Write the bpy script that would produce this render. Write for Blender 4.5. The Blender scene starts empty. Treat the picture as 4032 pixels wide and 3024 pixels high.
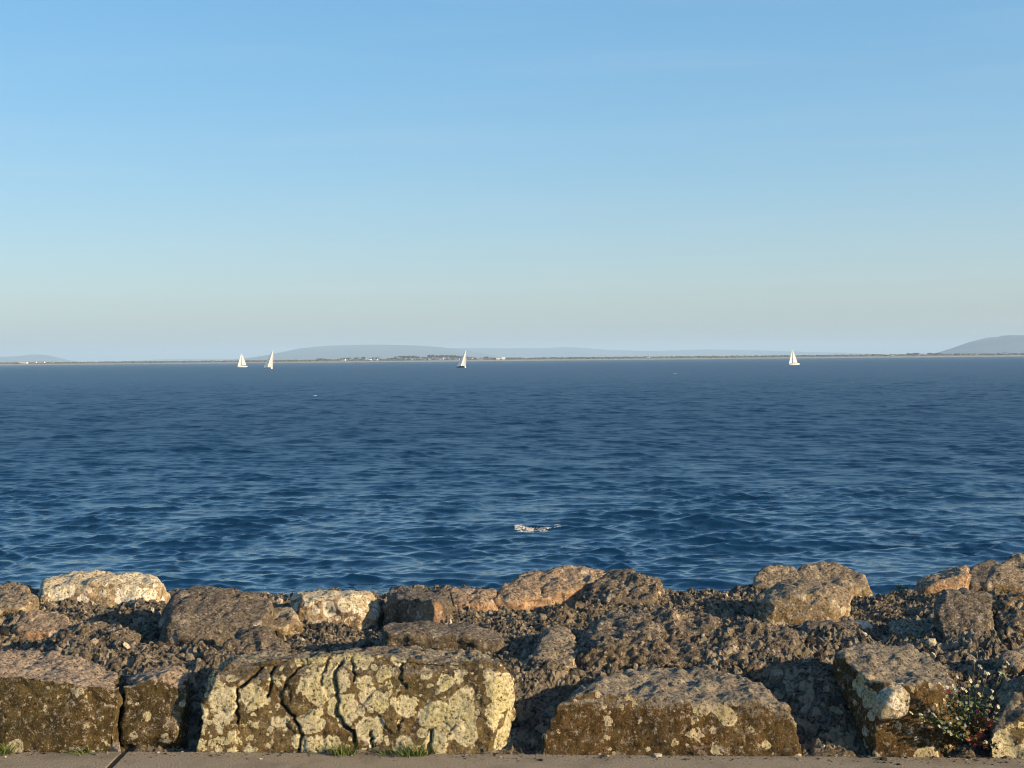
import bpy, bmesh, math, random
import numpy as np
from mathutils import Vector, Matrix

# ------------------------------------------------------------------ camera
S = bpy.context.scene
C = S.collection
W0, H0, FPX = 4032.0, 3024.0, 5590.0
EYE = Vector((0.0, 0.0, 1.6))
PITCH, ROLL = math.radians(1.0146), math.radians(-0.51)
cd = bpy.data.cameras.new('camera')
cam = bpy.data.objects.new('camera', cd); C.objects.link(cam)
cd.sensor_fit = 'HORIZONTAL'; cd.sensor_width = 36.0; cd.lens = 36.0 * FPX / W0
cd.clip_start = 0.05; cd.clip_end = 80000.0
CM = Matrix.Translation(EYE) @ Matrix.Rotation(math.radians(90) - PITCH, 4, 'X') @ Matrix.Rotation(ROLL, 4, 'Z')
cam.matrix_world = CM
S.camera = cam
CR = CM.to_3x3()

# ------------------------------------------------------------------ sky, sun, exposure
SUN_EL, SUN_AZ = math.radians(17.0), math.radians(114.0)     # azimuth clockwise from +Y (into the picture)
to_sun = Vector((math.sin(SUN_AZ) * math.cos(SUN_EL), math.cos(SUN_AZ) * math.cos(SUN_EL), math.sin(SUN_EL)))
wd = bpy.data.worlds.new('World'); S.world = wd; wd.use_nodes = True
nt = wd.node_tree; nt.nodes.clear()
sky = nt.nodes.new('ShaderNodeTexSky'); sky.sky_type = 'NISHITA'; sky.sun_disc = False
sky.sun_elevation = SUN_EL; sky.sun_rotation = SUN_AZ
sky.altitude = 0; sky.air_density = 1.0; sky.dust_density = 1.5; sky.ozone_density = 4.5
bg = nt.nodes.new('ShaderNodeBackground'); bg.inputs['Strength'].default_value = 0.095
ow = nt.nodes.new('ShaderNodeOutputWorld')
hs = nt.nodes.new('ShaderNodeHueSaturation'); hs.inputs['Saturation'].default_value = 1.62
tn = nt.nodes.new('ShaderNodeMix'); tn.data_type = 'RGBA'; tn.blend_type = 'MULTIPLY'; tn.inputs[0].default_value = 1.0
tn.inputs[7].default_value = (1.03, 1.01, 1.0, 1)
gm = nt.nodes.new('ShaderNodeGamma'); gm.inputs[1].default_value = 0.5        # softer contrast over the whole dome, as a phone renders it
sc = nt.nodes.new('ShaderNodeVectorMath'); sc.operation = 'SCALE'; sc.inputs['Scale'].default_value = math.sqrt(5.0)
nt.links.new(sky.outputs[0], gm.inputs[0]); nt.links.new(gm.outputs[0], sc.inputs[0]); nt.links.new(sc.outputs[0], hs.inputs['Color']); nt.links.new(hs.outputs[0], tn.inputs[6])
tc = nt.nodes.new('ShaderNodeTexCoord'); mp = nt.nodes.new('ShaderNodeVectorMath'); mp.operation = 'MULTIPLY'; mp.inputs[1].default_value = (3.0, 3.0, 42.0)
cn = nt.nodes.new('ShaderNodeTexNoise'); cn.inputs['Scale'].default_value = 1.3; cn.inputs['Detail'].default_value = 4
cr = nt.nodes.new('ShaderNodeMapRange'); cr.inputs[1].default_value = 0.50; cr.inputs[2].default_value = 0.80; cr.inputs[4].default_value = 0.06
cm_ = nt.nodes.new('ShaderNodeMix'); cm_.data_type = 'RGBA'; cm_.inputs[7].default_value = (4.6, 4.5, 4.4, 1)
nt.links.new(tc.outputs['Generated'], mp.inputs[0]); nt.links.new(mp.outputs[0], cn.inputs['Vector']); nt.links.new(cn.outputs[0], cr.inputs[0])
nt.links.new(cr.outputs[0], cm_.inputs[0]); nt.links.new(tn.outputs[2], cm_.inputs[6])
nt.links.new(cm_.outputs[2], bg.inputs[0]); nt.links.new(bg.outputs[0], ow.inputs[0])
sl = bpy.data.lights.new('sun', 'SUN'); sl.energy = 5.0; sl.angle = math.radians(0.53); sl.color = (1.0, 0.755, 0.44)
so = bpy.data.objects.new('sun', sl); C.objects.link(so)
so.rotation_euler = to_sun.to_track_quat('Z', 'Y').to_euler(); so.location = (40, -30, 40)
S.view_settings.view_transform = 'Standard'; S.view_settings.look = 'None'
S.view_settings.gamma = 1.0; S.view_settings.exposure = 0.92
S.render.engine = 'CYCLES'
S.cycles.use_denoising = True
S.cycles.filter_width = 1.1
S.cycles.max_bounces = 5; S.cycles.diffuse_bounces = 3; S.cycles.glossy_bounces = 3
S.cycles.volume_bounces = 1

SEA = -4.4
random.seed(7); rng = np.random.default_rng(7)

# ------------------------------------------------------------------ helpers
def P(px, py, Y):
    """photo pixel -> world point on the plane y = Y"""
    d = CR @ Vector(((px - W0 / 2) / FPX, -(py - H0 / 2) / FPX, -1.0))
    t = Y / d.y
    return Vector((d.x * t, Y, EYE.z + d.z * t))
def hor(px): return 1413.0 + (2016 - px) * 0.0089
def Yg(px, py, z): return (EYE.z - z) * FPX / (py - hor(px))

def tag(o, label=None, cat=None, group=None, kind=None):
    if label: o['label'] = label
    if cat: o['category'] = cat
    if group: o['group'] = group
    if kind: o['kind'] = kind
    return o
def mesh_obj(name, v, f, m, parent=None, smooth=True, origin=None):
    """v (n,3) array, f list/array of faces"""
    v = np.asarray(v, dtype=np.float64).reshape(-1, 3)
    loc = None
    if origin is not None:
        loc = np.array(origin, dtype=float); v = v - loc
    me = bpy.data.meshes.new(name)
    if isinstance(f, np.ndarray):
        n, k = f.shape
        me.vertices.add(len(v)); me.vertices.foreach_set('co', v.astype(np.float32).ravel())
        me.loops.add(n * k); me.loops.foreach_set('vertex_index', f.astype(np.int32).ravel())
        me.polygons.add(n); me.polygons.foreach_set('loop_start', np.arange(0, n * k, k, dtype=np.int32))
        me.polygons.foreach_set('loop_total', np.full(n, k, dtype=np.int32))
        me.update(calc_edges=True)
    else:
        me.from_pydata([tuple(x) for x in v], [], f); me.update()
    me.polygons.foreach_set('use_smooth', np.full(len(me.polygons), smooth, dtype=bool))
    if m is not None: me.materials.append(m)
    o = bpy.data.objects.new(name, me); C.objects.link(o)
    if loc is not None: o.location = loc
    if parent is not None: o.parent = parent
    return o
def empty(name, loc, rot=(0, 0, 0)):
    o = bpy.data.objects.new(name, None); C.objects.link(o)
    o.location = loc; o.rotation_euler = rot; o.empty_display_size = 0.2
    return o
def grid_faces(nr, nc):
    i = np.arange(nr - 1)[:, None] * nc + np.arange(nc - 1)[None, :]
    return np.stack([i, i + 1, i + nc + 1, i + nc], -1).reshape(-1, 4)

# ---- numpy noise
def _hash(ix, iy, iz, seed):
    h = (ix.astype(np.uint32) * np.uint32(374761393)) ^ (iy.astype(np.uint32) * np.uint32(668265263)) ^ (iz.astype(np.uint32) * np.uint32(2147483647 - 1274126177)) ^ np.uint32((seed * 974711 + 12345) & 0xffffffff)
    h = (h ^ (h >> np.uint32(13))) * np.uint32(1274126177)
    h = (h ^ (h >> np.uint32(16))) * np.uint32(2246822519)
    return h ^ (h >> np.uint32(15))
def vnoise(p, seed=0):
    """gradient noise, roughly -1..1"""
    i = np.floor(p).astype(np.int64); f = p - i
    u = f * f * f * (f * (f * 6 - 15) + 10)
    out = 0
    for dx in (0, 1):
        for dy in (0, 1):
            for dz in (0, 1):
                h = _hash(i[:, 0] + dx, i[:, 1] + dy, i[:, 2] + dz, seed)
                gx = (h & np.uint32(1023)).astype(float) / 511.5 - 1
                gy = ((h >> np.uint32(10)) & np.uint32(1023)).astype(float) / 511.5 - 1
                gz = ((h >> np.uint32(20)) & np.uint32(1023)).astype(float) / 511.5 - 1
                d = gx * (f[:, 0] - dx) + gy * (f[:, 1] - dy) + gz * (f[:, 2] - dz)
                w = (u[:, 0] if dx else 1 - u[:, 0]) * (u[:, 1] if dy else 1 - u[:, 1]) * (u[:, 2] if dz else 1 - u[:, 2])
                out = out + w * d
    return out * 1.3
def fbm(p, octv=4, seed=0, gain=0.5):
    a, s, r = 1.0, 1.0, 0
    for k in range(octv):
        r = r + a * vnoise(p * s + k * 17.3, seed + k); a *= gain; s *= 2.03
    return r
def worley(p, seed=0):
    """F1, F2 and a random number of the nearest cell"""
    i = np.floor(p).astype(np.int64)
    f1 = np.full(len(p), 9.0); f2 = f1.copy(); cid = np.zeros(len(p))
    for dx in (-1, 0, 1):
        for dy in (-1, 0, 1):
            for dz in (-1, 0, 1):
                c = i + np.array([dx, dy, dz])
                h = _hash(c[:, 0], c[:, 1], c[:, 2], seed)
                q = np.stack([(h & np.uint32(1023)), (h >> np.uint32(10)) & np.uint32(1023), (h >> np.uint32(20)) & np.uint32(1023)], 1).astype(float) / 1023.0
                d = np.linalg.norm(c + q - p, axis=1)
                n = d < f1
                f2 = np.where(n, f1, np.minimum(f2, d)); cid = np.where(n, q[:, 0], cid); f1 = np.where(n, d, f1)
    return f1, f2, cid
def sstep(a, b, x):
    t = np.clip((x - a) / (b - a), 0, 1); return t * t * (3 - 2 * t)

# ---- node helpers
class NG:
    def __init__(s, name):
        s.m = bpy.data.materials.new(name); s.m.use_nodes = True
        s.t = s.m.node_tree; s.t.nodes.clear()
        s.out = s.t.nodes.new('ShaderNodeOutputMaterial')
        s.b = s.t.nodes.new('ShaderNodeBsdfPrincipled')
        s.t.links.new(s.b.outputs[0], s.out.inputs[0])
    def n(s, typ, **kw):
        x = s.t.nodes.new(typ)
        for k, v in kw.items(): setattr(x, k, v)
        return x
    def put(s, sock, v):
        if v is None: return
        if hasattr(v, 'is_output'): s.t.links.new(v, sock)
        elif isinstance(v, (tuple, list)) and len(v) == 3 and sock.type == 'RGBA': sock.default_value = (*v, 1)
        else: sock.default_value = v
    def math(s, op, a, b=None, c=None, clamp=False):
        x = s.n('ShaderNodeMath', operation=op, use_clamp=clamp)
        for i, v in enumerate((a, b, c)): s.put(x.inputs[i], v)
        return x.outputs[0]
    def vec(s, op, a, b=None, out=0):
        x = s.n('ShaderNodeVectorMath', operation=op)
        s.put(x.inputs[0], a)
        if op == 'SCALE': s.put(x.inputs['Scale'], b)
        elif b is not None: s.put(x.inputs[1], b)
        return x.outputs[out]
    def noise(s, v, scale, detail=4, rough=0.55, dist=0.0, col=False):
        x = s.n('ShaderNodeTexNoise'); s.put(x.inputs['Vector'], v)
        x.inputs['Scale'].default_value = scale; x.inputs['Detail'].default_value = detail
        x.inputs['Roughness'].default_value = rough; x.inputs['Distortion'].default_value = dist
        return x.outputs[1 if col else 0]
    def voro(s, v, scale, rand=1.0, feature='F1'):
        x = s.n('ShaderNodeTexVoronoi', feature=feature); s.put(x.inputs['Vector'], v)
        x.inputs['Scale'].default_value = scale; x.inputs['Randomness'].default_value = rand
        return x
    def step(s, v, a, b):
        x = s.n('ShaderNodeMapRange', interpolation_type='SMOOTHSTEP'); s.put(x.inputs[0], v)
        s.put(x.inputs[1], a); s.put(x.inputs[2], b)
        return x.outputs[0]
    def mix(s, f, a, b, mode='MIX'):
        x = s.n('ShaderNodeMix', data_type='RGBA', blend_type=mode)
        s.put(x.inputs[0], f); s.put(x.inputs[6], a); s.put(x.inputs[7], b)
        return x.outputs[2]
    def bump(s, h, strength, dist, nrm=None):
        x = s.n('ShaderNodeBump'); x.inputs['Strength'].default_value = strength
        x.inputs['Distance'].default_value = dist; s.put(x.inputs['Height'], h)
        if nrm is not None: s.put(x.inputs['Normal'], nrm)
        return x.outputs[0]
    def done(s, col, rough=0.9, normal=None, spec=0.25):
        s.put(s.b.inputs['Base Color'], col); s.put(s.b.inputs['Roughness'], rough)
        s.b.inputs['Specular IOR Level'].default_value = spec
        if normal is not None: s.put(s.b.inputs['Normal'], normal)
        return s.m
def plain(name, col, rough=0.7, var=0.15, scale=3.0, spec=0.25):
    g = NG(name); pos = g.n('ShaderNodeNewGeometry').outputs['Position']
    k = g.noise(pos, scale, 4)
    c = g.mix(k, tuple(x * (1 - var) for x in col), tuple(min(1, x * (1 + var)) for x in col))
    return g.done(c, rough, None, spec)

# ------------------------------------------------------------------ materials
def rock_mat(name, seed, front, dark, top, lichen=(0.50, 0.44, 0.22), amt=0.3, lscale=9.0, stain=(0.11, 0.062, 0.02), stain_amt=0.4, pale=0.25, bump=1.0, topmix=1.0, palecol=(0.50, 0.44, 0.36)):
    g = NG(name); geo = g.n('ShaderNodeNewGeometry')
    p = g.vec('ADD', geo.outputs['Position'], (seed * 3.17, seed * 1.73, seed * 2.31))
    sx = g.n('ShaderNodeSeparateXYZ'); g.put(sx.inputs[0], geo.outputs['Normal'])
    big = g.noise(p, 3.2, 5, 0.6); mid = g.noise(p, 15, 8, 0.68, 0.3); fine = g.noise(p, 75, 6, 0.7)
    c = g.mix(g.step(mid, 0.34, 0.66), dark, front)
    c = g.mix(g.math('MULTIPLY', g.step(big, 0.44, 0.66), stain_amt), c, stain)
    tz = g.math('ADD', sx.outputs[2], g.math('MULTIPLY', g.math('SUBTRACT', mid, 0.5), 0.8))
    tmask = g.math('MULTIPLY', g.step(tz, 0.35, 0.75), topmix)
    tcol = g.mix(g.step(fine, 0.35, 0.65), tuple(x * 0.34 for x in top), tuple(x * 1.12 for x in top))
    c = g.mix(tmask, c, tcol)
    # mineral speckle: pale crystals and dark pits of the stone itself
    pm = g.math('MULTIPLY', g.step(g.noise(p, 52, 5, 0.8), 0.53, 0.62), g.math('ADD', pale + 0.22, g.math('MULTIPLY', g.math('SUBTRACT', big, 0.5), 1.2), clamp=True))
    c = g.mix(pm, c, palecol)
    c = g.mix(g.step(fine, 0.46, 0.34), c, tuple(x * 0.30 for x in dark))
    # round crustose lichen: warped voronoi discs of two sizes
    lich = rim = None
    if amt > 0:
        w = g.vec('SCALE', g.vec('SUBTRACT', g.noise(p, 22, 4, 0.6, col=True), (0.5, 0.5, 0.5)), 0.034)
        pw = g.vec('ADD', p, w)
        w2 = g.vec('SCALE', g.vec('SUBTRACT', g.noise(p, 90, 3, 0.6, col=True), (0.5, 0.5, 0.5)), 0.014)
        pw = g.vec('ADD', pw, w2)
        for sc, a in ((lscale, amt), (lscale * 1.9, amt * 0.85), (lscale * 4.2, amt * 0.6)):
            v = g.voro(pw, sc)
            sc_ = g.n('ShaderNodeSeparateColor'); g.put(sc_.inputs[0], v.outputs['Color'])
            r = g.math('MULTIPLY', g.math('ADD', sc_.outputs[0], g.math('MULTIPLY', g.math('SUBTRACT', big, 0.5), 1.5)), 0.60 + 0.14 * amt)
            on = g.math('LESS_THAN', sc_.outputs[1], a)
            mk = g.math('MULTIPLY', g.step(g.math('SUBTRACT', r, v.outputs['Distance']), -0.02, 0.05), on)
            rm = g.math('MULTIPLY', mk, g.step(g.math('SUBTRACT', r, v.outputs['Distance']), 0.16, 0.03))
            lich = mk if lich is None else g.math('MAXIMUM', lich, mk); rim = rm if rim is None else g.math('MAXIMUM', rim, rm)
        lich = g.math('MULTIPLY', lich, g.math('SUBTRACT', 1.0, g.math('MULTIPLY', tmask, 0.75)))
        lich = g.math('MULTIPLY', lich, g.step(fine, 0.34, 0.47))
        tint = g.noise(p, 7, 3)
        lc = g.mix(g.step(tint, 0.4, 0.65), lichen, (lichen[0] * 1.12, lichen[1] * 1.12, lichen[2] * 1.5))
        lc = g.mix(g.math('MULTIPLY', g.step(g.noise(p, 4.3, 3), 0.48, 0.62), 0.5), lc, (0.50, 0.46, 0.34))
        lc = g.mix(g.step(fine, 0.38, 0.62), tuple(x * 0.62 for x in lichen), lc)
        lc = g.mix(g.math('MULTIPLY', rim, 0.55), lc, (lichen[0] * 1.3, lichen[1] * 1.3, lichen[2] * 1.7))
        c = g.mix(lich, c, lc)
    h = g.math('ADD', g.math('MULTIPLY', mid, 0.55), g.math('MULTIPLY', fine, 0.30))
    h = g.math('ADD', h, g.math('MULTIPLY', g.noise(p, 190, 3, 0.6), 0.12))
    if lich is not None: h = g.math('ADD', h, g.math('MULTIPLY', lich, 0.05))
    return g.done(c, 0.92, g.bump(h, bump, 0.035), 0.15)

def rubble_mat():
    g = NG('rubble'); geo = g.n('ShaderNodeNewGeometry'); p = geo.outputs['Position']
    v = g.voro(p, 26); sc = g.n('ShaderNodeSeparateColor'); g.put(sc.inputs[0], v.outputs['Color'])
    n = g.noise(p, 60, 6, 0.7); b = g.noise(p, 2.2, 4)
    c = g.mix(g.step(n, 0.35, 0.65), (0.022, 0.020, 0.018), (0.19, 0.16, 0.125))
    c = g.mix(g.math('MULTIPLY', g.step(sc.outputs[0], 0.6, 0.9), 0.5), c, (0.40, 0.33, 0.24))
    c = g.mix(g.math('MULTIPLY', g.step(b, 0.5, 0.7), 0.5), c, (0.13, 0.095, 0.055))
    h = g.math('ADD', g.math('MULTIPLY', n, 0.6), g.math('MULTIPLY', g.noise(p, 160, 3), 0.25))
    return g.done(c, 0.95, g.bump(h, 1.0, 0.03), 0.1)
def chunk_mat():
    g = NG('rubble_chunk'); geo = g.n('ShaderNodeNewGeometry'); p = geo.outputs['Position']
    r = geo.outputs['Random Per Island']
    c = g.mix(g.step(r, 0.1, 0.95), (0.028, 0.025, 0.022), (0.29, 0.24, 0.18))
    c = g.mix(g.step(r, 0.89, 0.95), c, (0.60, 0.52, 0.40))
    c = g.mix(g.step(g.noise(p, 90, 4, 0.7), 0.4, 0.6), c, g.mix(0.5, c, (0.04, 0.035, 0.03)))
    return g.done(c, 0.95, g.bump(g.noise(p, 130, 4), 0.8, 0.02), 0.1)
def kerb_mat():
    g = NG('worn_concrete'); p = g.n('ShaderNodeNewGeometry').outputs['Position']
    a = g.noise(p, 140, 5, 0.7); b = g.noise(p, 6, 5)
    c = g.mix(g.step(a, 0.35, 0.65), (0.12, 0.10, 0.075), (0.34, 0.29, 0.22))
    c = g.mix(g.math('MULTIPLY', g.step(b, 0.45, 0.7), 0.6), c, (0.13, 0.11, 0.085)); c = g.mix(g.step(g.noise(p, 34, 4, 0.7), 0.60, 0.68), c, (0.10, 0.085, 0.065))
    return g.done(c, 0.9, g.bump(a, 0.6, 0.01), 0.2)
def water_mat():
    g = NG('sea_water'); geo = g.n('ShaderNodeNewGeometry'); p = geo.outputs['Position']
    q = g.vec('MULTIPLY', p, (0.72, 1.0, 1.0))
    gust = g.noise(g.vec('MULTIPLY', p, (0.35, 1.0, 1.0)), 0.022, 3)
    amp = g.math('ADD', 0.65, g.math('MULTIPLY', gust, 0.7))
    tot = g.vec('MULTIPLY', g.vec('SUBTRACT', g.noise(g.vec('MULTIPLY', p, (1.0, 0.30, 1.0)), 0.8, 3, 0.6, col=True), (0.5, 0.5, 0.5)), (0.10, 0.42, 0))
    far_ = g.vec('MULTIPLY', g.vec('SUBTRACT', g.noise(g.vec('MULTIPLY', p, (1.0, 0.07, 1.0)), 0.5, 3, 0.65, col=True), (0.5, 0.5, 0.5)), (0.03, 0.16, 0)); tot = g.vec('ADD', tot, far_)
    for sc, a, d in ((0.35, 0.08, 2), (2.4, 0.16, 3), (8.0, 0.16, 3)):
        v = g.vec('SCALE', g.vec('SUBTRACT', g.noise(q, sc, d, 0.55, col=True), (0.5, 0.5, 0.5)), a)
        tot = g.vec('ADD', tot, v)
    tot = g.vec('SCALE', g.vec('MULTIPLY', tot, (1, 1, 0)), amp)
    nrm = g.vec('NORMALIZE', g.vec('ADD', geo.outputs['Normal'], tot))
    g.b.inputs['IOR'].default_value = 1.40
    at = g.n('ShaderNodeAttribute', attribute_name='ripple')
    m = g.done((0.0014, 0.018, 0.050), at.outputs['Fac'], nrm, 0.5)
    return m
MAT_RUBBLE = rubble_mat(); MAT_CHUNK = chunk_mat(); MAT_KERB = kerb_mat(); MAT_WATER = water_mat()

# ------------------------------------------------------------------ setting: pavement
def kerb_y(x): return 5.72 - 0.057 * x
root = mesh_obj('ground', [(-300, -200, -0.2), (300, -200, -0.2), (300, kerb_y(300), -0.2), (-300, kerb_y(-300), -0.2)], [(0, 1, 2, 3)], MAT_KERB, smooth=False)
tag(root, kind='structure')
# kerb stones: long concrete slabs with a 6 mm open joint, built along the kerb line
jx = P(489, 2971, 5.80).x
def slab(x0, x1, w=2.4):
    bm = bmesh.new(); g2 = 0.011
    ya, yb = kerb_y(x0), kerb_y(x1)
    vs = [bm.verts.new(v) for v in ((x0 + g2, ya, 0), (x1 - g2, yb, 0), (x1 - g2, yb - w, 0), (x0 + g2, ya - w, 0))]
    f = bm.faces.new(vs); f.normal_update()
    if f.normal.z < 0: f.normal_flip()
    r = bmesh.ops.extrude_face_region(bm, geom=[f])
    for v in r['geom']:
        if isinstance(v, bmesh.types.BMVert): v.co.z = -0.19
    bmesh.ops.recalc_face_normals(bm, faces=bm.faces)
    bmesh.ops.bevel(bm, geom=[e for e in bm.edges if e.verts[0].co.z > -0.01 and e.verts[1].co.z > -0.01], offset=0.004, segments=2, affect='EDGES')
    me = bpy.data.meshes.new('paving_slab'); bm.to_mesh(me); bm.free(); me.materials.append(MAT_KERB)
    o = bpy.data.objects.new('paving_slab', me); C.objects.link(o); o.parent = root
mesh_obj('joint_shade_strip', [(jx - 0.0112, kerb_y(jx) - 2.4, -0.004), (jx + 0.0112, kerb_y(jx) - 2.4, -0.004), (jx + 0.0112, kerb_y(jx) - 0.001, -0.004), (jx - 0.0112, kerb_y(jx) - 0.001, -0.004), (jx, kerb_y(jx) - 2.4, -0.15), (jx, kerb_y(jx) - 0.001, -0.15)], [(0, 1, 2, 3), (0, 4, 1), (3, 2, 5), (0, 3, 5, 4), (1, 4, 5, 2)], plain('joint_shade', (0.018, 0.017, 0.017), 0.8), root, False)  # dark strip added inside the open joint, its colour standing in for shade
xs = [jx - 12, jx - 8, jx - 4, jx, jx + 4.6, jx + 8.6, jx + 12.6]
for a, b in zip(xs[:-1], xs[1:]): slab(a, b)

# ------------------------------------------------------------------ setting: sea
NWV = 110
wl = np.geomspace(0.24, 9.0, NWV) * rng.uniform(0.93, 1.07, NWV)
th = math.radians(-84) + rng.normal(0, 1, NWV) * np.interp(np.log(wl), [math.log(0.3), math.log(4.0)], [0.75, 0.42])          # travelling towards the shore, a little to the left
kx, ky = 2 * np.pi / wl * np.cos(th), 2 * np.pi / wl * np.sin(th)
slope = 0.030 * np.exp(-((np.log(wl) - np.log(1.3)) / 0.7) ** 2) + 0.040 * np.exp(-((np.log(wl) - np.log(0.5)) / 0.55) ** 2) + 0.022 * np.exp(-((np.log(wl) - np.log(3.0)) / 0.4) ** 2)
am = slope * wl / (2 * np.pi) * 1.25
ph = rng.uniform(0, 2 * np.pi, NWV)
FOAM = P(2120, 2090, 49.7)
def waves(x, y, sp):
    z = np.zeros_like(x); dx = np.zeros_like(x); dy = np.zeros_like(x)
    grps = [np.clip(0.62 + 1.8 * vnoise(np.stack([x.ravel() * 0.24, y.ravel() * 0.12, 0 * x.ravel() + 3.3 * k_], 1), 5 + k_).reshape(x.shape), 0.08, 2.7) for k_ in range(5)]
    for i in range(NWV):
        f = np.clip((wl[i] / sp - 1.8) / 1.6, 0, 1) * am[i]
        if f.max() <= 0: continue
        a = kx[i] * x + ky[i] * y + ph[i]; s_, c_ = np.sin(a), np.cos(a); f = f * grps[i % 5]
        z += f * c_
        k = math.hypot(kx[i], ky[i])
        dx -= 1.15 * f * kx[i] / k * s_; dy -= 1.15 * f * ky[i] / k * s_
    z += 0.20 * np.exp(-((x - FOAM.x) / 1.6) ** 2 - ((y - 49.9) / 0.55) ** 2)
    return z, dx, dy
ys = [16.0]
while ys[-1] < 33: ys.append(ys[-1] + 0.5)
while ys[-1] < 60: ys.append(ys[-1] + 0.068)
while ys[-1] < 620: ys.append(ys[-1] + 0.068 * (ys[-1] / 60) ** 1.5)
while ys[-1] < 4200: ys.append(ys[-1] * 1.03)
ys = np.array(ys); nc = 400
u = np.linspace(-1, 1, nc)
hw = 0.46 * ys + 1.5
X = u[None, :] * hw[:, None]; Y = np.repeat(ys[:, None], nc, 1)
sp = np.maximum(np.gradient(ys), hw * 2 / nc)[:, None] * np.ones((1, nc))
Z, DX, DY = waves(X, Y, sp)
edge = np.clip((1 - np.abs(u)) / 0.01, 0, 1)[None, :]
V = np.stack([X + DX * edge, Y + DY * edge, SEA + Z * edge], -1)
far = np.array([40000.0, 0, 0])
Lc = V[:, :1].copy(); Lc[:, :, 0] = -40000; Rc = V[:, -1:].copy(); Rc[:, :, 0] = 40000
V = np.concatenate([Lc, V, Rc], 1)
water = mesh_obj('water', V.reshape(-1, 3), grid_faces(len(ys), nc + 2), MAT_WATER)
# slopes of waves too short for the mesh at that distance become surface roughness
lost = np.zeros(len(ys))
for i in range(NWV): lost += (1 - np.clip((wl[i] / sp[:, 0] - 1.8) / 1.6, 0, 1)) * (am[i] * 2 * np.pi / wl[i]) ** 2 / 2
rgh = np.clip(np.sqrt(np.sqrt(2 * lost) * 0.6), 0.02, 0.40)
at = water.data.attributes.new('ripple', 'FLOAT', 'POINT')
at.data.foreach_set('value', np.repeat(rgh, nc + 2).astype(np.float32))
tag(water, kind='structure')

# ------------------------------------------------------------------ far shore, hills
def shore_y(x): return 3600 + 0.00007 * (x - 200) ** 2 * (x > 200) + 60 * np.sin(x * 0.004)
def land_mat():
    g = NG('coastal_land'); p = g.n('ShaderNodeNewGeometry').outputs['Position']
    s = g.n('ShaderNodeSeparateXYZ'); g.put(s.inputs[0], p)
    n = g.noise(p, 0.02, 5); k = g.noise(p, 0.15, 4)
    grass = g.mix(g.step(n, 0.4, 0.62), (0.10, 0.115, 0.035), (0.17, 0.13, 0.075))
    beach = g.mix(k, (0.19, 0.175, 0.15), (0.36, 0.33, 0.285))
    hgt = g.math('ADD', s.outputs[2], g.math('MULTIPLY', g.math('SUBTRACT', k, 0.5), 1.2))
    c = g.mix(g.step(hgt, -0.9, -0.1), beach, grass)
    c = g.mix(g.step(hgt, -3.6, -4.0), c, (0.045, 0.04, 0.03))
    return g.done(c, 0.95)
lx = np.linspace(-3200, 3200, 900)
prof = [(-25, -6.0), (0, SEA - 0.3), (4, SEA + 0.5), (16, -2.8), (30, -0.6), (45, 0.3), (90, 1.4), (180, 2.2), (300, 2.6), (600, 2.6), (1500, -1.0), (22000, -2.0)]
lv = []
sy = shore_y(lx)
for j, (d, z) in enumerate(prof):
    wob = 0 if j < 3 else 0.9 * fbm(np.stack([lx * 0.006, lx * 0 + d * 0.01, lx * 0], 1), 3, 3)
    lv.append(np.stack([lx, sy + d, z + wob * (z > -4) + 0 * lx], 1))
land = mesh_obj('far_shore', np.array(lv).reshape(-1, 3), grid_faces(len(prof), len(lx)), land_mat())
tag(land, kind='structure')

def hill_mat(name, a, b):
    g = NG(name); p = g.n('ShaderNodeNewGeometry').outputs['Position']
    q = g.vec('MULTIPLY', p, (1, 1, 4))
    n = g.noise(q, 0.0022, 6, 0.6)
    return g.done(g.mix(g.step(n, 0.4, 0.6), a, b), 0.95)
def hill(pts, Yr, depth, m, seed, back=0.35):
    pts = np.array(pts, float)
    px = np.linspace(pts[0, 0], pts[-1, 0], 160); py = np.interp(px, pts[:, 0], pts[:, 1])
    py = py + 1.2 * fbm(np.stack([px * 0.02, px * 0, px * 0], 1), 3, seed)
    rows = []
    fr = np.concatenate([np.linspace(-1, 0, 22), np.linspace(0, 1, 8)[1:] * back])
    for t in fr:
        s = 1 - abs(t) if t < 0 else 1 - t / back
        sm = s ** 0.8 * (0.65 + 0.35 * s)
        row = []
        for a, b in zip(px, py):
            r = P(a, b, Yr); zz = max(r.z, -3.5)
            row.append((r.x * (1 + 0.0 * t), Yr + t * depth, -6 + (zz + 6) * sm))
        row = np.array(row)
        q = np.stack([row[:, 0] / 900, row[:, 1] / 900, row[:, 0] * 0], 1)
        row[:, 2] += fbm(q, 4, seed + 3) * 26 * s * (1 - s) * 4 * np.clip((row[:, 2] + 6) / 80, 0, 1) * 0.55
        rows.append(row)
    o = mesh_obj('hill', np.array(rows).reshape(-1, 3), grid_faces(len(fr), len(px)), m)
    return tag(o, kind='structure')
HM1 = hill_mat('limestone_hill', (0.035, 0.036, 0.03), (0.10, 0.095, 0.09))
HM2 = hill_mat('far_hill', (0.025, 0.03, 0.022), (0.07, 0.068, 0.058))
hill([(3660, 1412), (3690, 1399), (3704, 1388), (3747, 1371), (3793, 1355), (3840, 1341), (3887, 1329), (3928, 1327), (3952, 1320), (4032, 1319), (4200, 1322), (4450, 1338), (4800, 1368), (5300, 1398)], 10500, 1800, HM1, 11)
hill([(985, 1421), (1013, 1412), (1067, 1396), (1121, 1384), (1175, 1373), (1230, 1366), (1317, 1360), (1447, 1357), (1560, 1358), (1664, 1361), (1745, 1368), (1830, 1378), (1950, 1400), (2010, 1418)], 15500, 3000, HM2, 12)
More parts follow.
